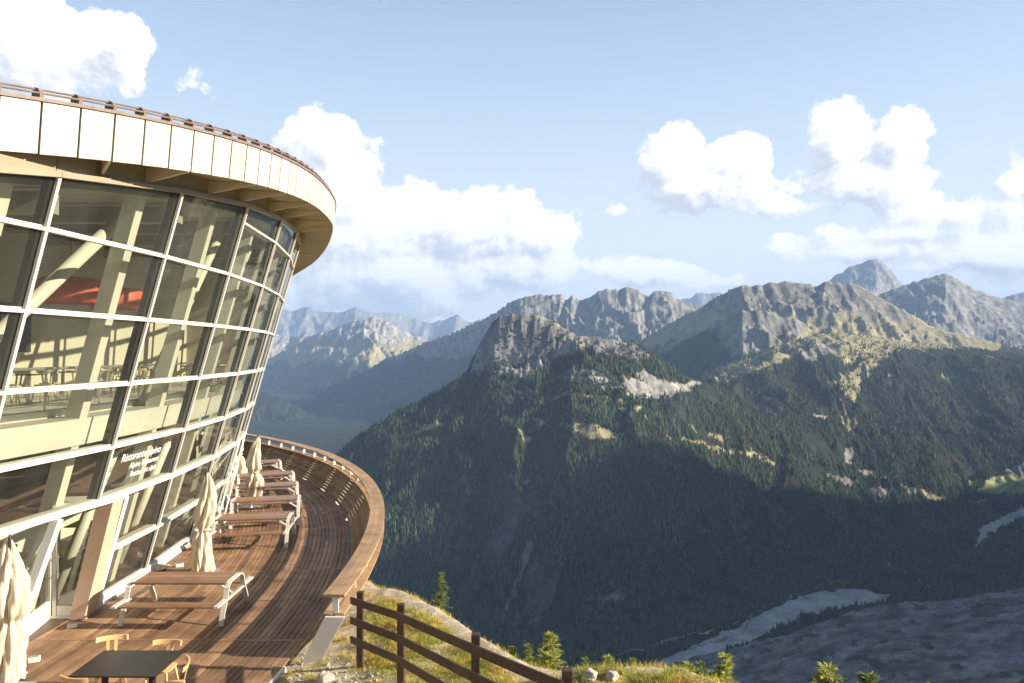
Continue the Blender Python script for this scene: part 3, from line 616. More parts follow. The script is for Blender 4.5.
def balustrade():
    t = empty('balustrade', ring(33.4, 0, ZD), label='curved timber terrace railing with outward leaning slatted wall and broad cap rail', cat='railing'); base = Vector(t.location)
    A0, A1 = -.035, 1.12; n = 118
    def sweep(b, prof, a0, a1, n, tintf=None):   # prof: list of (r, z) closed section
        for k in range(n):
            u, v = a0+(a1-a0)*k/n, a0+(a1-a0)*(k+1)/n
            b.hexa([ring(r, u, z) for r, z in prof], [ring(r, v, z) for r, z in prof], tintf)
    def add(b, name, m, **k): o = b.build(name, m, t, **k); o.location = -base; return o
    # leaning wall: boards with gaps, inside and outside faces
    b = MB(); zt = -4.76; r_b, r_t = 33.07, 33.80; N_ = 9
    dv = Vector((r_t-r_b, zt-ZD)); Lw = dv.length; dv.normalize(); nv = Vector((-dv.y, dv.x))
    for j in range(N_):
        s0 = Lw*j/N_+.007; s1 = Lw*(j+1)/N_-.007
        k = 0
        while k < n:
            step = random.choice((9, 12, 15)); e = min(k+step, n); tn = random.random()
            pr = [(r_b+dv.x*s0, ZD+dv.y*s0), (r_b+dv.x*s0-nv.x*.022, ZD+dv.y*s0-nv.y*.022), (r_b+dv.x*s1-nv.x*.022, ZD+dv.y*s1-nv.y*.022), (r_b+dv.x*s1, ZD+dv.y*s1)]
            sweep(b, pr, A0+(A1-A0)*k/n, A0+(A1-A0)*e/n-.0002, e-k, tn); k = e
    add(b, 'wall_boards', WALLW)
    b = MB()
    for r0, r1 in ((33.62, 33.80), (33.81, 33.99)):
        for k in range(0, n, 6): sweep(b, [(r0, zt+.02), (r1, zt+.005), (r1, zt+.04), (r0, zt+.055)], A0+(A1-A0)*k/n, A0+(A1-A0)*min(k+6, n)/n-.0002, min(6, n-k), random.random())
    add(b, 'ledge', RAILW)
    b = MB()
    for r0, r1 in ((33.60, 33.73), (33.735, 33.865), (33.87, 34.0)):
        for k in range(0, n, 8): sweep(b, [(r0, -4.43), (r1, -4.43), (r1, -4.375), (r0, -4.375)], A0+(A1-A0)*k/n, A0+(A1-A0)*min(k+8, n)/n-.0002, min(8, n-k), random.random())
    add(b, 'cap_rail', RAILW)
    a = A0+.002; 
    while a < A1-.02:
        b = MB(); p = ring(33.82, a, 0); e1 = Vector((math.cos(a), math.sin(a), 0)); e2 = Vector((-math.sin(a), math.cos(a), 0))
        sec = [e1*-.055+e2*-.022, e1*.055+e2*-.022, e1*.055+e2*.022, e1*-.055+e2*.022]
        b.hexa([p+s+Vector((0, 0, zt+.045)) for s in sec], [p+s+Vector((0, 0, -4.431)) for s in sec]); add(b, 'post', WHITE); a += .0415
    a = A0+.04
    while a < A1:
        b = MB(); off = .03
        pr = [(r_b+off, ZD-.3), (r_b+off+.24, ZD-.3), (r_t+.14, zt-.02), (r_t-.02+off, zt-.02)]
        b.hexa([ring(r, a-.0012, z) for r, z in pr], [ring(r, a+.0012, z) for r, z in pr]); add(b, 'rib', WHITE); a += .083
    b = MB(); pr = [(32.95, -6.15), (33.28, -6.15), (34.02, zt-.0), (33.66, zt-.0)]
    b.hexa([ring(r, A0-.0022, z) for r, z in pr], [ring(r, A0-.0003, z) for r, z in pr]); add(b, 'end_plate', WHITE)
    # metal LED strip profile under the cap
    b = MB(); sweep(b, [(33.66, -4.455), (33.72, -4.455), (33.72, -4.434), (33.66, -4.434)], A0+.01, A1, n); add(b, 'cap_bracket_rail', DARK)
balustrade()

# ------------------------------------------------------------------ the restaurant building
BC = (-46.5, 16.5); R0 = 39.0; BS = .272
def bp(a, z, off=0.): r = R0+BS*z+off; return Vector((BC[0]+r*math.cos(a), BC[1]+r*math.sin(a), z))
def ang(k): return -.127+(k-1)*.085
LV = [-5.5, -4.25, -3.0, -1.9, -.63, .65, 1.92, 3.2]
def head_z(y): return 4.1-.0045*max(0, 29-y)**2
def head(a, off=0.):
    z = 3.
    for _ in range(20): z = head_z(bp(a, z, off).y)
    return z
FB = [(-8.6, -4), (-8.2, 2), (-7.75, 6.5), (-7.5, 9.0), (-7.23, 10.41), (-6.94, 10.9), (-6.72, 11.4), (-6.51, 11.9), (-6.33, 12.4), (-6.17, 12.85), (-6.03, 13.38), (-5.89, 13.94), (-5.78, 14.44), (-5.67, 15.0), (-5.54, 16.0), (-5.45, 17.22), (-5.42, 18.88), (-5.55, 21.19), (-5.95, 24.3), (-6.36, 26.3), (-7.67, 30.78), (-9.63, 36.12), (-11.46, 40.14), (-13.62, 44.55), (-17, 50), (-22, 55), (-30, 60)]
def smooth_curve(P, step):
    P = [Vector((x, y, 0)) for x, y in P]; out = []
    for i in range(len(P)-1):
        p0, p1, p2, p3 = P[max(i-1, 0)], P[i], P[i+1], P[min(i+2, len(P)-1)]
        for k in range(12):
            t = k/12; out.append(.5*((2*p1)+(p2-p0)*t+(2*p0-5*p1+4*p2-p3)*t*t+(3*p1-p0-3*p2+p3)*t**3))
    out.append(P[-1])
    for _ in range(30): out = [out[0]]+[(out[i-1]+out[i]*2+out[i+1])/4 for i in range(1, len(out)-1)]+[out[-1]]
    res = [out[0]]; acc = 0
    for a, b in zip(out[:-1], out[1:]):
        L_ = (b-a).length; d = 0
        while acc+L_-d >= step: d += step-acc; res.append(a+(b-a)*(d/L_)); acc = 0
        acc += L_-d
    return res
def fz(y): return head_z(y)+.3
def building():
    t = empty('restaurant_building', (-12, 14, ZD), label='round glass fronted mountain restaurant with outward leaning facade and overhanging metal roof', cat='building'); base = Vector(t.location)
    def add(b, name, m, parent=None, **k):
        o = b.build(name, m, parent or t, **k)
        if parent is None: o.location = -base
        return o
    K = range(-2, 10); lam = {k: ang(k) for k in K}
    DOOR0, DOOR1 = 1.62, 2.285
    # glass, one pane for every opening
    for k in list(K)[:-1]:
        for r in range(len(LV)):
            z0 = LV[r]; z1 = LV[r+1] if r+1 < len(LV) else 9.
            a0, a1 = lam[k], lam[k+1]
            h0, h1 = head(a0), head(a1)
            if z0 >= min(h0, h1)-.05 and z0 >= max(h0, h1): continue
            segs = [(a0, a1)]
            if r < 2:
                if k == 1: segs = [(a0, ang(DOOR0))]
                if k == 2: segs = [(ang(DOOR1), a1)]
            for s0, s1 in segs:
                zz0, zz1 = min(z1, h0), min(z1, h1)
                if zz0 <= z0+.01 or zz1 <= z0+.01: 
                    if max(zz0, zz1) <= z0+.05: continue
                    zz0 = max(zz0, z0+.005); zz1 = max(zz1, z0+.005)
                if r == 6 and k < 3: zz0, zz1 = h0, h1
                if r == 7 and k < 3: continue
                b = MB(); b.face([bp(s0, z0), bp(s1, z0), bp(s1, zz1), bp(s0, zz0)]); add(b, 'window_pane', GLASS)
    def member(name, m, p, q, w, d, inset, up):  # bar with its outer face at 'inset' from the glass
        b = MB(); b.bar(p, q, w, d, up=up); return add(b, name, m)
    for k in K:
        a = lam[k]; n = Vector((math.cos(a), math.sin(a), -BS)).normalized(); h = head(a)
        zb = -3.0 if k == 2 else ZD
        p, q = bp(a, zb), bp(a, h)
        member('mullion', FRAME, p+n*.045, q+n*.045, .065, .05, 0, n)
        member('mullion_fin', DARK, p-n*.09, q-n*.09, .05, .20, 0, n)
        # leaning box column just inside the glass
        p2, q2 = bp(a-.006, ZD+.02, -.75), bp(a-.006, h+.05, -.75)
        b = MB(); b.bar(p2, q2, .24, .30, up=n); add(b, 'column', CREAM)
    for r, z in enumerate(LV[1:], 1):
        if z == 3.2: ks = [k for k in list(K)[:-1] if k >= 3]
        else: ks = list(K)[:-1]
        for k in ks:
            a0, a1 = lam[k], lam[k+1]
            if z == -4.25:
                if k == 1: a1 = ang(DOOR0)
                if k == 2: a0 = ang(DOOR1)
            am = (a0+a1)/2; n = Vector((math.cos(am), math.sin(am), -BS)).normalized()
            p, q = bp(a0, z), bp(a1, z); wd = .12 if z == -3.0 else .055
            if z == 3.2:
                if head(a0) < z: p = p+(q-p)*.12
            member('transom', FRAME, p+n*.05, q+n*.05, .055, wd, 0, (0, 0, 1))
            member('transom_inner', CREAM, p-n*.10, q-n*.10, .22, .05, 0, (0, 0, 1))
    for k in list(K)[:-1]:                  # sill at the deck and head trim
        a0, a1 = lam[k], lam[k+1]
        if k == 1: a1 = ang(DOOR0)
        if k == 2: a0 = ang(DOOR1)
        member('sill', WHITE, bp(a0, ZD+.12)+Vector((.03, 0, 0)), bp(a1, ZD+.12)+Vector((.03, 0, 0)), .12, .24, 0, (0, 0, 1))
        a0, a1 = lam[k], lam[k+1]
        p, q = bp(a0, head(a0)), bp(a1, head(a1)); nn = Vector((math.cos(a0), math.sin(a0), 0))
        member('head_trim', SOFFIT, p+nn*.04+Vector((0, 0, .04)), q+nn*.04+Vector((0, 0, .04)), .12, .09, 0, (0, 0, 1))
    # spandrel above the glass, soffit, fascia
    curve = smooth_curve(FB, .6); nC = len(curve)
    sp = MB(); gl = []
    for k in list(K)[:-1]:
        for s in range(2):
            a0, a1 = lam[k]+(lam[k+1]-lam[k])*s/2, lam[k]+(lam[k+1]-lam[k])*(s+1)/2
            h0, h1 = head(a0), head(a1)
            P0, P1 = bp(a0, h0, -.02), bp(a1, h1, -.02); dz = Vector((0, 0, .42)); o_ = lambda a: Vector((math.cos(a), math.sin(a), 0))*.05
            if s == 0: P0 = P0+(P1-P0)*.008
            sp.face([P0, P1, P1+dz+o_(a1), P0+dz+o_(a0)])
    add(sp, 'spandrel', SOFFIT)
    so = MB()
    def inner(y):                            # point of the glass line at depth y
        best = min((abs(bp(a, head(a)).y-y), a) for a in np.linspace(-.6, .75, 240)); a = best[1]; p = bp(a, head(a), -.06); return Vector((p.x, y, 0))
    inn = [inner(min(c.y-0.0, 40)) if c.y < 33.5 else Vector((c.x-2.6, c.y-1.2, 0)) for c in curve]
    for i in range(nC-1):
        a, b_, c, d = curve[i], curve[i+1], inn[i+1], inn[i]
        so.face([(a.x, a.y, fz(a.y)+.02), (d.x, d.y, fz(d.y)+.09), (c.x, c.y, fz(c.y)+.09), (b_.x, b_.y, fz(b_.y)+.02)])
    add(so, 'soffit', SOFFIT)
    fa = MB(); sm = MB(); tp = MB(); rf = MB()
    HF = .76
    nrm = []
    for i in range(nC):
        d = (curve[min(i+1, nC-1)]-curve[max(i-1, 0)]).normalized(); nrm.append(Vector((d.y, -d.x, 0)))
    for i in range(nC-1):
        a, b_ = curve[i], curve[i+1]; d = (b_-a).normalized(); g = d*.019; n0, n1 = nrm[i], nrm[i+1]
        A = a+g; B = b_-g
        lo = [Vector((A.x, A.y, fz(a.y))), Vector((B.x, B.y, fz(b_.y)))]
        hi = [lo[0]+Vector((0, 0, HF))+n0*.07, lo[1]+Vector((0, 0, HF))+n1*.07]
        fa.hexa([lo[0], lo[1], lo[1]-n1*.04, lo[0]-n0*.04], [hi[0], hi[1], hi[1]-n1*.04, hi[0]-n0*.04], random.random())
        lo2 = [Vector((a.x, a.y, fz(a.y)+.01)), Vector((b_.x, b_.y, fz(b_.y)+.01))]
        sm.face([lo2[0]-n0*.03, lo2[1]-n1*.03, lo2[1]-n1*.03+Vector((0, 0, HF-.02))+n1*.07, lo2[0]-n0*.03+Vector((0, 0, HF-.02))+n0*.07])
        z0, z1 = fz(a.y)+HF, fz(b_.y)+HF
        P = Vector((a.x, a.y, z0+.004))+n0*.10; Q = Vector((b_.x, b_.y, z1+.004))+n1*.10
        tp.hexa([P, Q, Q-n1*.35, P-n0*.35], [P+Vector((0, 0, .05)), Q+Vector((0, 0, .05)), Q-n1*.35+Vector((0, 0, .06)), P-n0*.35+Vector((0, 0, .06))])
        I0, I1 = a-n0*.25, b_-n1*.25
        rf.face([(I0.x, I0.y, z0+.06), (I1.x, I1.y, z1+.06), (-32, min(max(b_.y, -4), 60), z1+1.2), (-32, min(max(a.y, -4), 60)-.0001, z0+1.2)])
        # snow guard bracket on each seam
        if 2 < a.y < 46:
            br = MB(); c = Vector((a.x, a.y, z0+.05))-n0*.03; td = d
            prof = [(-.11, 0), (.09, 0), (.10, .07), (.05, .15), (-.03, .18), (-.10, .12)]
            br.hexa([c+n0*x-td*.03+Vector((0, 0, z)) for x, z in prof], [c+n0*x+td*.03+Vector((0, 0, z)) for x, z in prof]); add(br, 'roof_bracket', BRACKET)
    add(fa, 'fascia', FASCIA); add(sm, 'fascia_seams', DARK); add(tp, 'roof_edge_trim', BRACKET); add(rf, 'roof', ROOFM)
    for dz, off in ((.20, -.04), (.13, .05)):
        b = MB(); b.tube([Vector((c.x, c.y, fz(c.y)+HF+.05+dz-.05))+n*off for c, n in zip(curve, nrm) if 0 < c.y < 48], .016, 6); add(b, 'snow_guard_tube', BRACKET)
    # radial fins carrying the overhang
    i = 6
    for yy in np.arange(7.5, 27.5, 2.1):
        j = min(range(nC), key=lambda q: abs(curve[q].y-yy)); o0 = curve[j]-nrm[j]*.05; n = nrm[j]; w = inn[min(range(nC), key=lambda q: (inn[q]-(o0-n*1.1)).length)]
        if (w-o0).length < .35: continue
        P = Vector((w.x, w.y, fz(w.y)+.08)); Q = Vector((o0.x, o0.y, fz(o0.y)+.012)); td = Vector((-n.y, n.x, 0))*.03
        b = MB(); b.hexa([P-td, P-td-Vector((0, 0, .30)), Q-td-Vector((0, 0, .02)), Q-td], [P+td, P+td-Vector((0, 0, .30)), Q+td-Vector((0, 0, .02)), Q+td]); add(b, 'soffit_fin', FIN)
    # floors, ceiling, walls inside
    def slab(name, m, z0, z1, out, x_in=-24):
        b = MB(); aa = [ang(-2)+(ang(9)-ang(-2))*k/33 for k in range(34)]
        for u, v in zip(aa[:-1], aa[1:]):
            p, q = bp(u, z1, out), bp(v, z1, out); p2, q2 = bp(u, z0, out), bp(v, z0, out)
            b.hexa([p2, q2, (x_in, q2.y, z0), (x_in, p2.y, z0)], [p, q, (x_in, q.y, z1), (x_in, p.y, z1)])
        return add(b, name, m)
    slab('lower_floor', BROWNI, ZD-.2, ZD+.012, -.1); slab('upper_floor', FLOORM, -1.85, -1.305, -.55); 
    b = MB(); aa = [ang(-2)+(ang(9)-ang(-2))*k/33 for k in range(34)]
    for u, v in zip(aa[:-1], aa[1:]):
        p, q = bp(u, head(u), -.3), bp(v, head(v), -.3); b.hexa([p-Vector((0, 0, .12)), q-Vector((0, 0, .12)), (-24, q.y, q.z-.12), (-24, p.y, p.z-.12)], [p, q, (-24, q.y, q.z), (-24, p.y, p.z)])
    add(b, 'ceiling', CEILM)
    b = MB(); b.box(-15.7, -15.4, 5, 35, -1.303, 4.6); add(b, 'upper_back_wall', WALLM)
    b = MB(); b.hexa([(-15.395, 35, -1.303), (-13.4, 35, -1.303), (-13.4, 35.2, -1.303), (-15.395, 35.2, -1.303)], [(-15.395, 35, 3.9), (-12.2, 35, 3.9), (-12.2, 35.2, 3.9), (-15.395, 35.2, 3.9)]); add(b, 'upper_end_wall', WALLM)
    b = MB(); b.box(-15.7, -15.4, 5, 33, ZD+.013, -1.86); add(b, 'lower_back_wall', BROWNI)
    b = MB(); b.box(-15.39, -13.2, 31, 31.2, ZD+.013, -1.86); add(b, 'lower_end_wall', WALLM)
    # white parapet bench at the edge of the upper floor and long low cupboards
    b = MB(); aa = [ang(-1)+(ang(6)-ang(-1))*k/24 for k in range(25)]
    for u, v in zip(aa[:-1], aa[1:]):
        b.hexa([bp(u, -1.303, -1.25), bp(v, -1.303, -1.25), bp(v, -1.303, -1.45), bp(u, -1.303, -1.45)], [bp(u, -1.16, -1.28), bp(v, -1.16, -1.28), bp(v, -1.16, -1.48), bp(u, -1.16, -1.48)])
    add(b, 'parapet', CREAM)
    for zc, off in ((-.33, -1.6),):
        b = MB(); b.tube([bp(u, zc, off) for u in aa], .03, 8); add(b, 'handrail', STEEL)
        for u in aa[::2]: b = MB(); b.tube([bp(u, -1.16, -1.4), bp(u, zc, off)], .02, 6); add(b, 'handrail_post', STEEL)
    # round steel bracing tubes, crossing behind the facade
    def brace(k0, z0, k1, z1, r=.13, off=-1.15): b = MB(); b.tube([bp(ang(k0), z0, off), bp(ang(k1), z1, off)], r, 14); add(b, 'brace', CREAM, smooth=True)
    brace(.62, -1.9, 2.05, 2.75); brace(2.05, 2.75, 2.22, -1.9, .11); brace(2.9, -1.9, 3.6, 3.3, .11); brace(-.6, -1.9, .3, 2.4); brace(4.0, -1.9, 4.7, 3.5, .1)
    for k0, k1 in ((.7, 1.2), (2.45, 2.75), (3.4, 3.8)): brace(k0, ZD+.02, k1, -2.3, .12)
    for k0, k1 in ((4.05, 5.0), (4.35, 5.4)):
        b = MB(); b.tube([bp(ang(k0), ZD+.02, .62), bp(ang(k1), -2.95, .12)], .028, 8); add(b, 'tie_rod', WHITE)
    # long ceiling beams and dark ducts
    for yy in (12, 16, 20, 24, 28, 32):
        b = MB(); b.box(-15.39, bp(math.asin((yy-BC[1])/(R0+BS*3.)), 3.).x-.5, yy-.12, yy+.12, head_z(yy)-.55, head_z(yy)-.2); add(b, 'ceiling_beam', CEILM)
    # ---- entrance: portal with white slanting sides, upright glazed door, tan jamb panel
    aL, aR = ang(DOOR0), ang(DOOR1)
    nL = Vector((math.cos(aL), math.sin(aL), -BS)).normalized(); nR = Vector((math.cos(aR), math.sin(aR), -BS)).normalized()
    pb = bp(ang(1.50), ZD+.003); b = MB(); b.bar(pb+nL*.07, bp(aL, -3.05)+nL*.07, .15, .15, up=nL); add(b, 'portal_side', WHITE)
    b = MB(); b.bar(bp(aR, ZD+.003)+nR*.07, bp(aR, -3.05)+nR*.07, .15, .15, up=nR); add(b, 'portal_side', WHITE)
    DY = 15.36; D0 = Vector((-9.56, DY, ZD)); D1 = Vector((-8.78, DY, ZD)); U3 = Vector((0, 0, 1)); Hd = 2.40
    # recessed side wall running from the portal in to the door: solid foot and a pane above
    P0 = Vector((pb.x-.05, pb.y+.05, ZD)); sd = (D0-P0).normalized()
    b = MB(); b.bar(P0+sd*.05+U3*.19, D0-sd*.06+U3*.19, .08, .36); add(b, 'side_panel', WHITE)
    tpL = bp(aL, -3.08); b = MB(); b.face([P0+sd*.06+U3*.38, D0-sd*.05+U3*.38, D0-sd*.05+U3*(Hd-.02), Vector((tpL.x-.1, tpL.y+.1, ZD+Hd-.02))]); add(b, 'side_light', GLASS)
    df = MB(); df.bar(D0, D0+U3*Hd, .11, .10, up=(0, 1, 0)); df.bar(D0+U3*(Hd-.05)+Vector((.06, 0, 0)), Vector((-8.5, DY, ZD+Hd-.05)), .1, .1); df.bar(D0+Vector((.06, 0, .03)), D1+Vector((0, 0, .03)), .1, .06)
    df.bar(D0+Vector((.12, .0, .06)), D0+Vector((.12, 0, Hd-.11)), .08, .06, up=(0, 1, 0))
    door = add(df, 'door', CREAM)
    df = MB(); df.box(-9.39, -8.80, DY-.025, DY+.025, ZD+.065, ZD+.27); df.build('kick_plate', CREAM, door)
    df = MB(); df.face([(-9.39, DY, ZD+.27), (-8.80, DY, ZD+.27), (-8.52, DY, ZD+Hd-.11), (-9.39, DY, ZD+Hd-.11)]); df.build('door_glass', GLASS, door)
    df = MB(); df.tube([(-9.33, DY-.10, ZD+.85), (-9.33, DY-.10, ZD+1.35)], .014, 8); df.tube([(-9.33, DY-.10, ZD+.92), (-9.33, DY-.03, ZD+.92)], .01, 6); df.tube([(-9.33, DY-.10, ZD+1.28), (-9.33, DY-.03, ZD+1.28)], .01, 6); df.build('handle', STEEL, door)
    b = MB(); q = [(-9.11, DY-.07, ZD+.005), (-8.80, DY-.07, ZD+.005), (-8.22, DY-.07, ZD+Hd), (-8.55, DY-.07, ZD+Hd)]; q2 = [(x, DY+.35, z) for x, y, z in q]
    b.hexa(q, q2); add(b, 'jamb_panel', JAMB)
    b = MB(); b.hexa([(-9.56, DY+.06, ZD+Hd+.002), (-8.15, DY+.4, ZD+Hd+.002), bp(aL, ZD+Hd+.002, -.02)], [(-9.56, DY+.06, ZD+Hd+.08), (-8.15, DY+.4, ZD+Hd+.08), bp(aL, ZD+Hd+.08, -.02)]); add(b, 'portal_head', WHITE)
    # ---- lettering on the glass right of the door
    a0, a1 = ang(2), ang(3); O = bp(a0, -1.9); ex = (bp(a1, -1.9)-O); W = ex.length; ex.normalize(); ey = (bp(a0, -1.9)-bp(a0, -3.0)); ey = (ey-ex*ey.dot(ex)).normalized(); ez = ex.cross(ey).normalized()
    if ez.x < 0: ez = -ez
    def letter(txt, size, sx, sy, right=True):
        c = bpy.data.curves.new('sign_text', 'FONT'); c.body = txt; c.size = size; c.align_x = 'RIGHT' if right else 'LEFT'; c.extrude = .002; c.shear = .12
        tmp = bpy.data.objects.new('tmp', c); COL.objects.link(tmp); bpy.context.view_layer.update()
        me = bpy.data.meshes.new_from_object(tmp); bpy.data.objects.remove(tmp); me.materials.append(TEXTM)
        M = Matrix.Identity(4)
        for i_ in range(3): M[i_][0] = ex[i_]; M[i_][1] = ey[i_]; M[i_][2] = ez[i_]
        P = O+ex*sx-ey*sy+ez*.012
        for i_ in range(3): M[i_][3] = P[i_]
        me.transform(M); me.transform(Matrix.Translation(-base)); o = bpy.data.objects.new('sign_lettering', me); COL.objects.link(o); o.parent = t; return o
    letter('Ristorante alpino', .25, W*.70, .42); letter('Alpine Restaurant', .18, W*.70, .62); letter('Restaurant alpin', .18, W*.70, .82)
    b = MB(); c0 = O+ex*(W*.80)-ey*.36+ez*.012
    b.bar(c0-ex*.14, c0+ex*.12, .004, .035, up=ey); b.bar(c0+ex*.0+ey*.13, c0+ex*.14, .004, .035, up=ey+ex); b.bar(c0+ex*.0-ey*.13, c0+ex*.14, .004, .035, up=ey-ex); add(b, 'sign_arrow', TEXTM)
building()

# ------------------------------------------------------------------ things inside the restaurant
def chair_proto(name, label, wood, seatm, cat='chair', group=None):
    t = empty(name, label=label, cat=cat, group=group)
    b = MB(); pts = [(.21*math.cos(a)*(1 if abs(math.cos(a)) < .8 else .95), .20*math.sin(a)) for a in [k*math.pi/8+math.pi/16 for k in range(16)]]
    pts = [(max(-.2, min(.2, x*1.25)), max(-.19, min(.19, y*1.25))) for x, y in pts]
    b.hexa([(x*.95, y*.95, .425) for x, y in pts], [(x, y, .455) for x, y in pts]); b.build('seat', seatm, t, bevel=.006)
    for sx in (-1, 1):
        for sy in (-1, 1):
            b = MB(); b.tube([(sx*.15, sy*.14, .43), (sx*.21, sy*.21, 0)], .019, 8, .013); b.build('leg', wood, t, smooth=True)
    b = MB(); n = 12; top = []
    for k in range(n+1):
        a = math.pi*(.16+.68*k/n); top.append((-.27*math.cos(a), .11+.125*math.sin(a)))
    for k in range(n):
        (x0, y0), (x1, y1) = top[k], top[k+1]
        def sec(x, y): 
            r = math.hypot(x, y-.0); ux, uy = x/r, y/r; return [(x-ux*.012, y-uy*.012), (x+ux*.013, y+uy*.013)]
        a, c = sec(x0, y0), sec(x1, y1)
        b.hexa([(*a[0], .73), (*a[1], .73), (*c[1], .73), (*c[0], .73)], [(a[0][0], a[0][1]+.02, .80), (a[1][0], a[1][1]+.02, .80), (c[1][0], c[1][1]+.02, .80), (c[0][0], c[0][1]+.02, .80)])
    b.build('backrest', wood, t)
    for sx in (-.055, .055): b = MB(); b.bar((sx, .165, .44), (sx*1.1, .232, .74), .045, .016, up=(0, 1, 0)); b.build('back_slat', wood, t)
    return t
def table_proto(name, label, m, lx, ly, topm, cat='table', group=None, h=.74):
    t = empty(name, label=label, cat=cat, group=group)
    b = MB(); b.box(-lx/2, lx/2, -ly/2, ly/2, h-.022, h); b.build('tabletop', topm, t, bevel=.004)
    for sx in (-1, 1):
        b = MB(); x = sx*(lx/2-.28); b.box(x-.035, x+.035, -.035, .035, .02, h-.022); b.build('leg', m, t)
        b = MB(); b.box(x-.04, x+.04, -ly*.38, ly*.38, 0, .02); b.build('foot', m, t)
    return t
UF = -1.302
wshort = ['nearest the left edge', 'below the red lampshades', 'right of the red lampshades', 'behind the second window bay', 'farthest back by the end wall']
gi = 'restaurant chairs on the upper floor'; gt = 'restaurant tables on the upper floor'
ct = chair_proto('restaurant_chair', '', CHAIRI, CHAIRI, group=gi); tt = table_proto('restaurant_table', '', STEEL, 1.4, .8, BROWNI, group=gt)
tabs = [(-12.6, 18.6), (-12.4, 21.2), (-12.0, 23.8), (-13.2, 26.6), (-12.0, 29.2)]
where = ['nearest the left edge behind the big bracing tube', 'below the red lampshades', 'right of the lampshades, middle of the upper room', 'towards the far end behind the second window bay', 'farthest back by the end wall']
for j, (x, y) in enumerate(tabs):
    if j == 0: o = tt; o.location = (x, y, UF); o.rotation_euler = (0, 0, .2)
    else: o = dup(tt, (x, y, UF), .2)
    o['label'] = 'dark restaurant table on the upper floor, '+wshort[j]
    for q, (dx, dy, rz) in enumerate(((-.4, .72, 0), (.4, .72, .1), (-.4, -.72, math.pi), (.4, -.72, math.pi+.2))):
        lab = 'pale chair at the table '+where[j]+', '+['left seat on the far side', 'right seat on the far side', 'left seat on the near side', 'right seat on the near side'][q]
        lab = 'pale chair, '+['far left', 'far right', 'near left', 'near right'][q]+' seat, upper table '+wshort[j]
        if j == 0 and q == 0: c = ct; c.location = (x+dx, y+dy, UF); c.rotation_euler = (0, 0, rz)
        else: c = dup(ct, (x+dx, y+dy, UF), rz)
        c['label'] = lab
LF = ZD+.013
wl = ['just behind the glass door', 'left of the door behind the foreground parasol', 'right of the door behind the sloping windows']
for j, (x, y) in enumerate([(-11.9, 17.2), (-12.6, 14.6), (-11.5, 20.6)]):
    o = dup(tt, (x, y, LF), .1, 'table on the lower floor '+wl[j]); o['group'] = 'restaurant tables on the lower floor'
    for q, (dx, dy, rz) in enumerate(((-.4, .72, 0), (.4, -.72, math.pi))):
        c = dup(ct, (x+dx, y+dy, LF), rz, 'pale downstairs chair '+wl[j]+(', far one' if q == 0 else ', near one')); c['group'] = 'restaurant chairs on the lower floor'
def lampshade(loc, r, h, lab):
    t = empty('pendant_lamp', loc, label=lab, cat='lamp', group='red drum lampshades over the upper floor')
    b = MB(); n = 40; prof = [(r*.55, h*.5), (r*.9, h*.48), (r, h*.3), (r*1.0, -h*.3), (r*.93, -h*.5), (r*.9, -h*.5), (r*.96, -h*.28), (r*.96, h*.28), (r*.88, h*.42), (r*.55, h*.44)]
    i0 = len(b.v)
    for pr, pz in prof:
        for k in range(n): a = 2*math.pi*k/n; b.v.append((pr*math.cos(a), pr*math.sin(a), pz))
    for j in range(len(prof)-1):
        for k in range(n): b.f.append((j*n+k, j*n+(k+1) % n, (j+1)*n+(k+1) % n, (j+1)*n+k)); b.t.append(.5)
    b.build('lamp_shade', REDM, t, smooth=True)
    b = MB(); b.tube([(0, 0, h*.45), (0, 0, 1.6)], .012, 6); b.tube([(-r*.55, 0, h*.46), (r*.55, 0, h*.46)], .015, 6); b.build('cord', DARK, t)
lampshade((-11.7, 19.6, 1.62), .80, .66, 'larger red drum lampshade hanging behind the upper windows, left one')
lampshade((-12.0, 22.4, 1.62), .75, .62, 'smaller red drum lampshade hanging right of the larger one')
for j, (y0, y1, lab) in enumerate(((19.2, 21.6, 'wide black framed picture panel on the back wall left of the tables'), (21.9, 23.6, 'narrow black framed photograph on the back wall right of the wide panel'))):
    t = empty('wall_picture', (-15.4, (y0+y1)/2, .75), label=lab, cat='picture')
    b = MB(); b.box(0.003, .06, (y0-y1)/2, (y1-y0)/2, -.75, .75); b.build('frame', DARK, t)
    b = MB(); b.box(.061, .066, (y0-y1)/2+.3, (y1-y0)/2-.3, -.45, .45); b.build('print', PAPER, t)
def counter():
    t = empty('service_counter', (-13.6, 20, LF), label='long white counter behind the lower windows left of the entrance', cat='counter')
    b = MB(); b.box(-.4, .4, -3.4, 3.4, 0, 1.0); b.build('body', CREAM, t, bevel=.01); b = MB(); b.box(-.45, .45, -3.45, 3.45, 1.003, 1.05); b.build('top', BROWNI, t)
counter()
def shelf():
    t = empty('bottle_shelf', (-15.2, 24, LF), label='dark shelving unit against the back wall behind the entrance door', cat='shelf')
    b = MB(); b.box(-.18, -.15, -2, 2, 0, 2.4)
    b.build('back_panel', BROWNI, t)
    for z in (.3, .8, 1.3, 1.8, 2.3): b = MB(); b.box(-.148, .17, -2, 2, z, z+.04); b.build('shelf_board', BROWNI, t)
shelf()

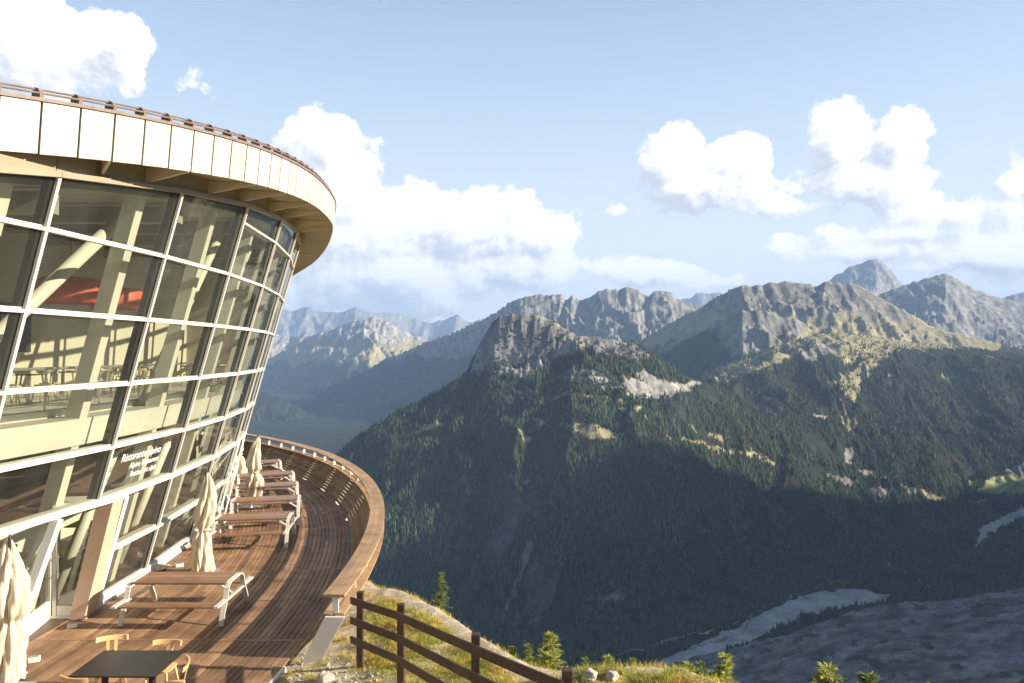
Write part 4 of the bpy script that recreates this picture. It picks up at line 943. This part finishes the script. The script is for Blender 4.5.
# ------------------------------------------------------------------ picnic tables
def picnic():
    t = empty('picnic_table', label='', cat='picnic table', group='picnic tables along the curved terrace')
    b = MB()
    for k in range(4): y0 = -.40+k*.201; b.box(-.98, .98, y0, y0+.195, .725, .76, random.random())
    b.build('tabletop', TABLEW, t, bevel=.004)
    for s in (-1, 1):
        b = MB()
        for k in range(2): y0 = s*.80-.15+k*.151; b.box(-.98, .98, y0, y0+.147, .425, .455, random.random())
        b.build('bench', TABLEW, t, bevel=.004)
    for s in (-1, 1):
        x = s*1.01; b = MB(); w = .10
        pts = [(-.74, 0), (-.64, .22), (-.50, .45), (-.43, .66), (-.36, .735), (-.25, .765), (.25, .765), (.36, .735), (.43, .66), (.50, .45), (.64, .22), (.74, 0)]
        for p, q in zip(pts[:-1], pts[1:]): b.bar((x, p[0], p[1]), (x, q[0], q[1]), w, .028, up=(0, (p[1]-q[1]), (q[0]-p[0])))
        b.build('leg_frame', FRAME, t)
        b = MB(); b.box(x-w/2, x+w/2, -1.0, -.52, .44, .475); b.box(x-w/2, x+w/2, .52, 1.0, .44, .475); b.box(x-.03, x+.03, -.52, .52, .41, .439); b.build('bench_arm', FRAME, t)
    b = MB(); b.box(-.96, .96, -.03, .03, .68, .72); b.bar((-.55, 0, .70), (-.95, 0, .43), .04, .04); b.bar((.55, 0, .70), (.95, 0, .43), .04, .04); b.build('stretcher', WHITE, t)
    return t
pt = picnic()
PT = [(-6.85, 15.65, .0, 'nearest picnic table, brown top and white end frames, standing right of the entrance'),
      (-7.45, 21.45, .14, 'second picnic table from the camera, just past the closed parasol by the wall'),
      (-7.95, 24.05, .24, 'third picnic table from the camera, right of the leaning closed parasol'),
      (-8.75, 26.55, .33, 'fourth picnic table from the camera along the terrace'),
      (-9.6, 28.9, .40, 'fifth picnic table from the camera, partly behind the leaning parasol'),
      (-11.1, 32.0, .48, 'farthest picnic table, at the back of the terrace near the railing')]
for j, (x, y, rz, lab) in enumerate(PT):
    o = pt if j == 0 else dup(pt, (0, 0, 0)); o.location = (x, y, ZD); o.rotation_euler = (0, 0, rz); o['label'] = lab

# ------------------------------------------------------------------ closed parasols
def parasol(x, y, H, zlow, lab, seed, tilt=(0, 0), rw=.2):
    rd = random.Random(seed); t = empty('closed_parasol', (x, y, ZD), rd.uniform(0, 6), label=lab, cat='parasol', group='closed cream parasols on the terrace')
    t.rotation_euler = (tilt[0], tilt[1], 0)
    b = MB(); b.tube([(0, 0, .05), (0, 0, H+.02)], .024, 10); b.build('pole', DARK, t)
    b = MB(); b.box(-.28, .28, -.28, .28, 0, .05); b.tube([(0, 0, .05), (0, 0, .35)], .04, 10); b.build('base', STEEL, t)
    b = MB(); n = 64; m_ = 44; ph = [rd.uniform(0, 6) for _ in range(6)]
    for j in range(m_+1):
        f = j/m_; z = H-(H-zlow)*f
        r = .03+rw*(1-math.exp(-f*5))*(1+.12*math.sin(f*7+ph[0])); tie = .60
        r *= 1-.50*math.exp(-((f-tie)/.05)**2); r *= (1+.45*max(0, f-.7))
        dx = .05*math.sin(f*6+ph[1]); dy = .05*math.sin(f*5+ph[2])
        for k in range(n):
            a = 2*math.pi*k/n; tw = f*.9+ph[3]
            fold = 1+.48*abs(math.sin(4*(a+tw)+.5*math.sin(f*9+ph[5])))-.26+.16*math.sin(7*a+ph[4]+f*11)*f+.07*math.sin(17*a-f*13)+.10*math.sin(f*23+3*a)*(1-f*.3)
            zz = z-(.10*abs(math.sin(4*(a+tw)+.8))*(f > .9)*((f-.9)*10))
            b.v.append((dx+r*fold*math.cos(a), dy+r*fold*math.sin(a), zz))
    for j in range(m_):
        for k in range(n): b.f.append((j*n+k, (j+1)*n+k, (j+1)*n+(k+1) % n, j*n+(k+1) % n)); b.t.append(.5)
    b.build('canopy', CLOTH, t, smooth=True)
    zt = H-(H-zlow)*.60; b = MB(); b.tube([(.03, 0, zt-.025), (.03, 0, zt+.025)], rw*.68, 20); b.build('strap', STRAP, t, smooth=True)
    b = MB(); b.tube([(0, 0, H), (0, 0, H+.06), (0, 0, H+.09)], .03, 8, .008); b.build('finial', DARK, t)
parasol(-8.15, 12.05, 2.45, .28, 'large closed cream parasol in the left foreground beside the entrance', 1, rw=.21)
parasol(-7.70, 18.55, 2.48, .12, 'closed cream parasol against the windows behind the nearest picnic table', 2, tilt=(0, .02), rw=.17)
parasol(-9.25, 26.3, 2.5, .42, 'closed cream parasol leaning over the third and fourth picnic tables', 3, tilt=(.0, .09), rw=.2)
parasol(-11.3, 30.6, 2.55, .45, 'closed cream parasol farthest along the terrace by the edge of the glass', 4, rw=.22)
parasol(-10.6, 27.4, 2.2, .4, 'closed cream parasol half hidden between the far glass and the leaning parasol', 5, tilt=(.05, .14), rw=.17)
# two thin white guy rods by the glass
# ------------------------------------------------------------------ black table with beech chairs
bt = table_proto('black_table', 'black square table with four light wooden chairs in the near left corner', DARK, 1.28, .95, BLACKT, h=.75)
bt.location = (-5.86, 11.38, ZD); bt.rotation_euler = (0, 0, -.01)
gc_ = 'light wooden chairs around the black table'
wc = chair_proto('wooden_chair', 'light wooden chair on the far left side of the black table', LIGHTW, LIGHTW, group=gc_)
wc.location = (-6.55, 12.12, ZD); wc.rotation_euler = (0, 0, .35)
dup(wc, (-5.62, 11.93, ZD), -.02, 'light wooden chair tucked in at the far right side of the black table')
dup(wc, (-5.15, 11.25, ZD), -1.25, 'light wooden chair at the right end of the black table, back turned right')
dup(wc, (-6.30, 10.98, ZD), math.pi-.25, 'light wooden chair on the near left side of the black table, cut by the frame')

# ------------------------------------------------------------------ little floor lights and a folded cover
def floor_light(px, py, lab):
    p = on_level(px, py, ZD); t = empty('floor_spotlight', (p.x, p.y, ZD), .4, label=lab, cat='floor light', group='small white floor lights by the facade')
    b = MB(); b.box(-.09, .09, -.06, .06, 0.002, .09); b.build('housing', WHITE, t, bevel=.01)
    b = MB(); b.box(-.07, .07, -.04, .04, .091, .097); b.build('lens', STEEL, t)
floor_light(75, 626, 'small white floor light at the foot of the entrance door')
floor_light(37, 660, 'small white floor light beside the foreground parasol')
floor_light(181, 566, 'small white floor light behind the nearest picnic table by the windows')
p = on_level(163, 569, ZD); o = rock_mesh('folded_cover', (.34, .22, .07), 9, CLOTH); o.location = (p.x-.1, p.y, ZD+.07); tag(o, 'crumpled cream canvas cover lying on the deck by the windows', 'cover')

# ------------------------------------------------------------------ sky, sun, haze
def world():
    w = bpy.data.worlds.new('World'); scene.world = w; w.use_nodes = True; nt = w.node_tree
    for n in list(nt.nodes): nt.nodes.remove(n)
    N = nt.nodes.new; L = nt.links.new
    out = N('ShaderNodeOutputWorld'); sky = N('ShaderNodeTexSky'); sky.sky_type = 'NISHITA'; sky.sun_disc = False
    sky.sun_elevation = SUN_EL; sky.sun_rotation = R(90)-SUN_AZ; sky.altitude = 2100; sky.air_density = 1.0; sky.dust_density = 1.4; sky.ozone_density = 1.4
    bg = N('ShaderNodeBackground'); bg.inputs[1].default_value = SKY; L(sky.outputs[0], bg.inputs[0])
    # cloud field as a group of the direction (azimuth, elevation in radians)
    g = bpy.data.node_groups.new('cloud_field', 'ShaderNodeTree')
    g.interface.new_socket('Dir', in_out='INPUT', socket_type='NodeSocketVector'); g.interface.new_socket('Density', in_out='OUTPUT', socket_type='NodeSocketFloat')
    GN = g.nodes.new; GL = g.links.new; gi_ = GN('NodeGroupInput'); go = GN('NodeGroupOutput')
    def AE(px, py):
        x = (px-512)/F; z = (HY-py)/F; return math.atan(x), math.atan(z/math.hypot(1, x))
    n0 = GN('ShaderNodeTexNoise'); n0.inputs['Scale'].default_value = 7; n0.inputs['Detail'].default_value = 9; n0.inputs['Roughness'].default_value = .60; GL(gi_.outputs[0], n0.inputs['Vector'])
    n1 = GN('ShaderNodeTexNoise'); n1.inputs['Scale'].default_value = 24; n1.inputs['Detail'].default_value = 9; n1.inputs['Roughness'].default_value = .62; GL(gi_.outputs[0], n1.inputs['Vector'])
    BL = [(40, 40, 95, 50, 1), (115, 45, 36, 30, .8), (15, 75, 50, 22, .7), (165, 75, 22, 10, .12), (322, 140, 34, 34, 1), (340, 195, 55, 50, 1), (395, 225, 80, 46, 1), (468, 228, 66, 38, 1), (530, 236, 44, 24, .8), (395, 275, 140, 34, .9), (505, 268, 85, 24, .7), (350, 240, 70, 40, .9),
          (668, 160, 36, 28, 1), (735, 160, 30, 20, .8), (690, 188, 62, 22, .9), (640, 210, 50, 8, .35), (838, 140, 34, 34, 1), (905, 145, 28, 28, .9), (860, 182, 66, 22, .9), (800, 205, 50, 10, .4), (965, 210, 70, 24, .42), (1015, 185, 36, 16, .35), (900, 235, 130, 12, .3),
          (662, 272, 46, 14, .85), (720, 282, 34, 9, .5), (760, 290, 60, 8, .35), (990, 255, 90, 22, .55), (880, 250, 90, 16, .4)]
    prev = None
    for (x, y, rx, ry, k) in BL:
        a, e = AE(x, y); sa = rx/F/(1+((x-512)/F)**2)*1.25; se = ry/F*math.cos(a)*1.25
        s = GN('ShaderNodeVectorMath'); s.operation = 'SUBTRACT'; s.inputs[1].default_value = (a, e, 0); GL(gi_.outputs[0], s.inputs[0])
        m = GN('ShaderNodeVectorMath'); m.operation = 'MULTIPLY'; m.inputs[1].default_value = (1/sa, 1/se, 0); GL(s.outputs[0], m.inputs[0])
        l = GN('ShaderNodeVectorMath'); l.operation = 'LENGTH'; GL(m.outputs[0], l.inputs[0])
        q = GN('ShaderNodeMath'); q.operation = 'MULTIPLY_ADD'; q.inputs[1].default_value = -k; q.inputs[2].default_value = k; GL(l.outputs['Value'], q.inputs[0])
        if prev is None: prev = q.outputs[0]
        else:
            mx = GN('ShaderNodeMath'); mx.operation = 'SMOOTH_MAX'; mx.inputs[2].default_value = .12; GL(prev, mx.inputs[0]); GL(q.outputs[0], mx.inputs[1]); prev = mx.outputs[0]
    a1 = GN('ShaderNodeMath'); a1.operation = 'MULTIPLY_ADD'; a1.inputs[1].default_value = 2.1; a1.inputs[2].default_value = -1.06; GL(n0.outputs['Fac'], a1.inputs[0])
    a2 = GN('ShaderNodeMath'); a2.operation = 'MULTIPLY_ADD'; a2.inputs[1].default_value = 1.0; a2.inputs[2].default_value = -.5; GL(n1.outputs['Fac'], a2.inputs[0])
    s1 = GN('ShaderNodeMath'); GL(a1.outputs[0], s1.inputs[0]); GL(a2.outputs[0], s1.inputs[1])
    s2 = GN('ShaderNodeMath'); GL(prev, s2.inputs[0]); GL(s1.outputs[0], s2.inputs[1]); GL(s2.outputs[0], go.inputs[0])
    # direction -> (azimuth, elevation)
    tc = N('ShaderNodeTexCoord'); sx = N('ShaderNodeSeparateXYZ'); L(tc.outputs['Generated'], sx.inputs[0])
    az = N('ShaderNodeMath'); az.operation = 'ARCTAN2'; L(sx.outputs[0], az.inputs[0]); L(sx.outputs[1], az.inputs[1])
    el = N('ShaderNodeMath'); el.operation = 'ARCSINE'; L(sx.outputs[2], el.inputs[0])
    cb = N('ShaderNodeCombineXYZ'); L(az.outputs[0], cb.inputs[0]); L(el.outputs[0], cb.inputs[1])
    f0 = N('ShaderNodeGroup'); f0.node_tree = g; L(cb.outputs[0], f0.inputs[0])
    def shifted(dx, dy):
        sh = N('ShaderNodeVectorMath'); sh.inputs[1].default_value = (dx, dy, 0); L(cb.outputs[0], sh.inputs[0]); f1 = N('ShaderNodeGroup'); f1.node_tree = g; L(sh.outputs[0], f1.inputs[0]); return f1.outputs[0]
    al = N('ShaderNodeMapRange'); al.interpolation_type = 'SMOOTHSTEP'; al.inputs[1].default_value = .0; al.inputs[2].default_value = .17; L(f0.outputs[0], al.inputs[0])
    d1 = shifted(.026, .030); d2 = shifted(.007, .009)
    df = N('ShaderNodeMath'); df.operation = 'SUBTRACT'; L(f0.outputs[0], df.inputs[0]); L(d1, df.inputs[1])
    dg = N('ShaderNodeMath'); dg.operation = 'SUBTRACT'; L(f0.outputs[0], dg.inputs[0]); L(d2, dg.inputs[1])
    dm = N('ShaderNodeMath'); dm.operation = 'MULTIPLY_ADD'; dm.inputs[1].default_value = 1.8; L(dg.outputs[0], dm.inputs[0]); L(df.outputs[0], dm.inputs[2])
    lt = N('ShaderNodeMapRange'); lt.interpolation_type = 'SMOOTHSTEP'; lt.inputs[1].default_value = -.95; lt.inputs[2].default_value = .55; L(dm.outputs[0], lt.inputs[0])
    mc = N('ShaderNodeMix'); mc.data_type = 'RGBA'; mc.inputs['A'].default_value = (.50, .52, .57, 1); mc.inputs['B'].default_value = (1.0, .965, .92, 1); L(lt.outputs[0], mc.inputs['Factor'])
    bc = N('ShaderNodeBackground'); bc.inputs[1].default_value = CLOUD; L(mc.outputs['Result'], bc.inputs[0])
    # vapour veil added to brighten the sky ahead, dimmed behind and overhead to cut fill
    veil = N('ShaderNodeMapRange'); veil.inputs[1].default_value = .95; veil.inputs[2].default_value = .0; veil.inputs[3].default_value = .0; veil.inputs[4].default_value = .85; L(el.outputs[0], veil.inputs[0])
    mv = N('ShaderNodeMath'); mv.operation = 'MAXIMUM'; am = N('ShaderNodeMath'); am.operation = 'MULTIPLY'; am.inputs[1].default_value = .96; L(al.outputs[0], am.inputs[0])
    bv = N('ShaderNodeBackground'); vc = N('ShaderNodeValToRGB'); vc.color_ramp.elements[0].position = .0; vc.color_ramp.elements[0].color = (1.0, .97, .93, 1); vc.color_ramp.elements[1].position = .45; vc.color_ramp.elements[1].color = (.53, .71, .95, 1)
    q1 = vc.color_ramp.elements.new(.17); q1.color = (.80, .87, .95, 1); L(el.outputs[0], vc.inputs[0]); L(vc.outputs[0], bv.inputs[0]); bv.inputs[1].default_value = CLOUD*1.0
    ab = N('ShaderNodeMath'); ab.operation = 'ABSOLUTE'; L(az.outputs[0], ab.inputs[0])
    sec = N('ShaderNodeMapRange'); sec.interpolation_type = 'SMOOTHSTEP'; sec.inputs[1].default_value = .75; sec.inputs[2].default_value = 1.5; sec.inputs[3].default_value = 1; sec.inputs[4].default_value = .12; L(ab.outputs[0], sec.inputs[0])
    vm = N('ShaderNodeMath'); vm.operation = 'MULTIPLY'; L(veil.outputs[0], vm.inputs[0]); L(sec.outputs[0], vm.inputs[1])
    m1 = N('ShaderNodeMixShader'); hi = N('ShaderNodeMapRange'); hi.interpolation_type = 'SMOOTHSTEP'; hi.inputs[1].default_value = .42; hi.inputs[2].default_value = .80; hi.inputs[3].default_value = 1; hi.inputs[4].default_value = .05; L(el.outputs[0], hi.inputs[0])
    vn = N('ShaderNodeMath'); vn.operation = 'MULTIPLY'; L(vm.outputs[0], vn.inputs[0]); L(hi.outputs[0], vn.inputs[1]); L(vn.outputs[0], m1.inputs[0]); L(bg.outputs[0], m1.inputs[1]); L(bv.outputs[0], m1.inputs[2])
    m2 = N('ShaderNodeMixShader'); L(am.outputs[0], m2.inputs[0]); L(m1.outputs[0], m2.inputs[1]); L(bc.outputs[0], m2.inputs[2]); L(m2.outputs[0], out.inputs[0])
SKY = .043; CLOUD = .58
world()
sl = bpy.data.lights.new('sun', 'SUN'); sl.energy = 5.0; sl.angle = R(.53); sl.color = (1.0, .89, .75); so_ = bpy.data.objects.new('sun', sl); COL.objects.link(so_)
S = Vector((math.cos(SUN_EL)*math.cos(SUN_AZ), math.cos(SUN_EL)*math.sin(SUN_AZ), math.sin(SUN_EL)))
so_.rotation_euler = (-S).to_track_quat('-Z', 'Y').to_euler()

def haze():
    b = MB(); b.box(-35500, 35500, -12500, 31600, FLOOR-31, 2450)
    m, nt = nodes('mountain_air'); N = nt.nodes.new; L = nt.links.new; out = N('ShaderNodeOutputMaterial'); v = N('ShaderNodeVolumePrincipled')
    v.inputs['Color'].default_value = (.42, .64, 1.0, 1); v.inputs['Density'].default_value = 4.0e-5; v.inputs['Anisotropy'].default_value = .0
    L(v.outputs[0], out.inputs['Volume'])
    o = b.build('haze', m); tag(o, 'pale blue air that fades the far mountains', 'haze', kind='stuff')
haze()
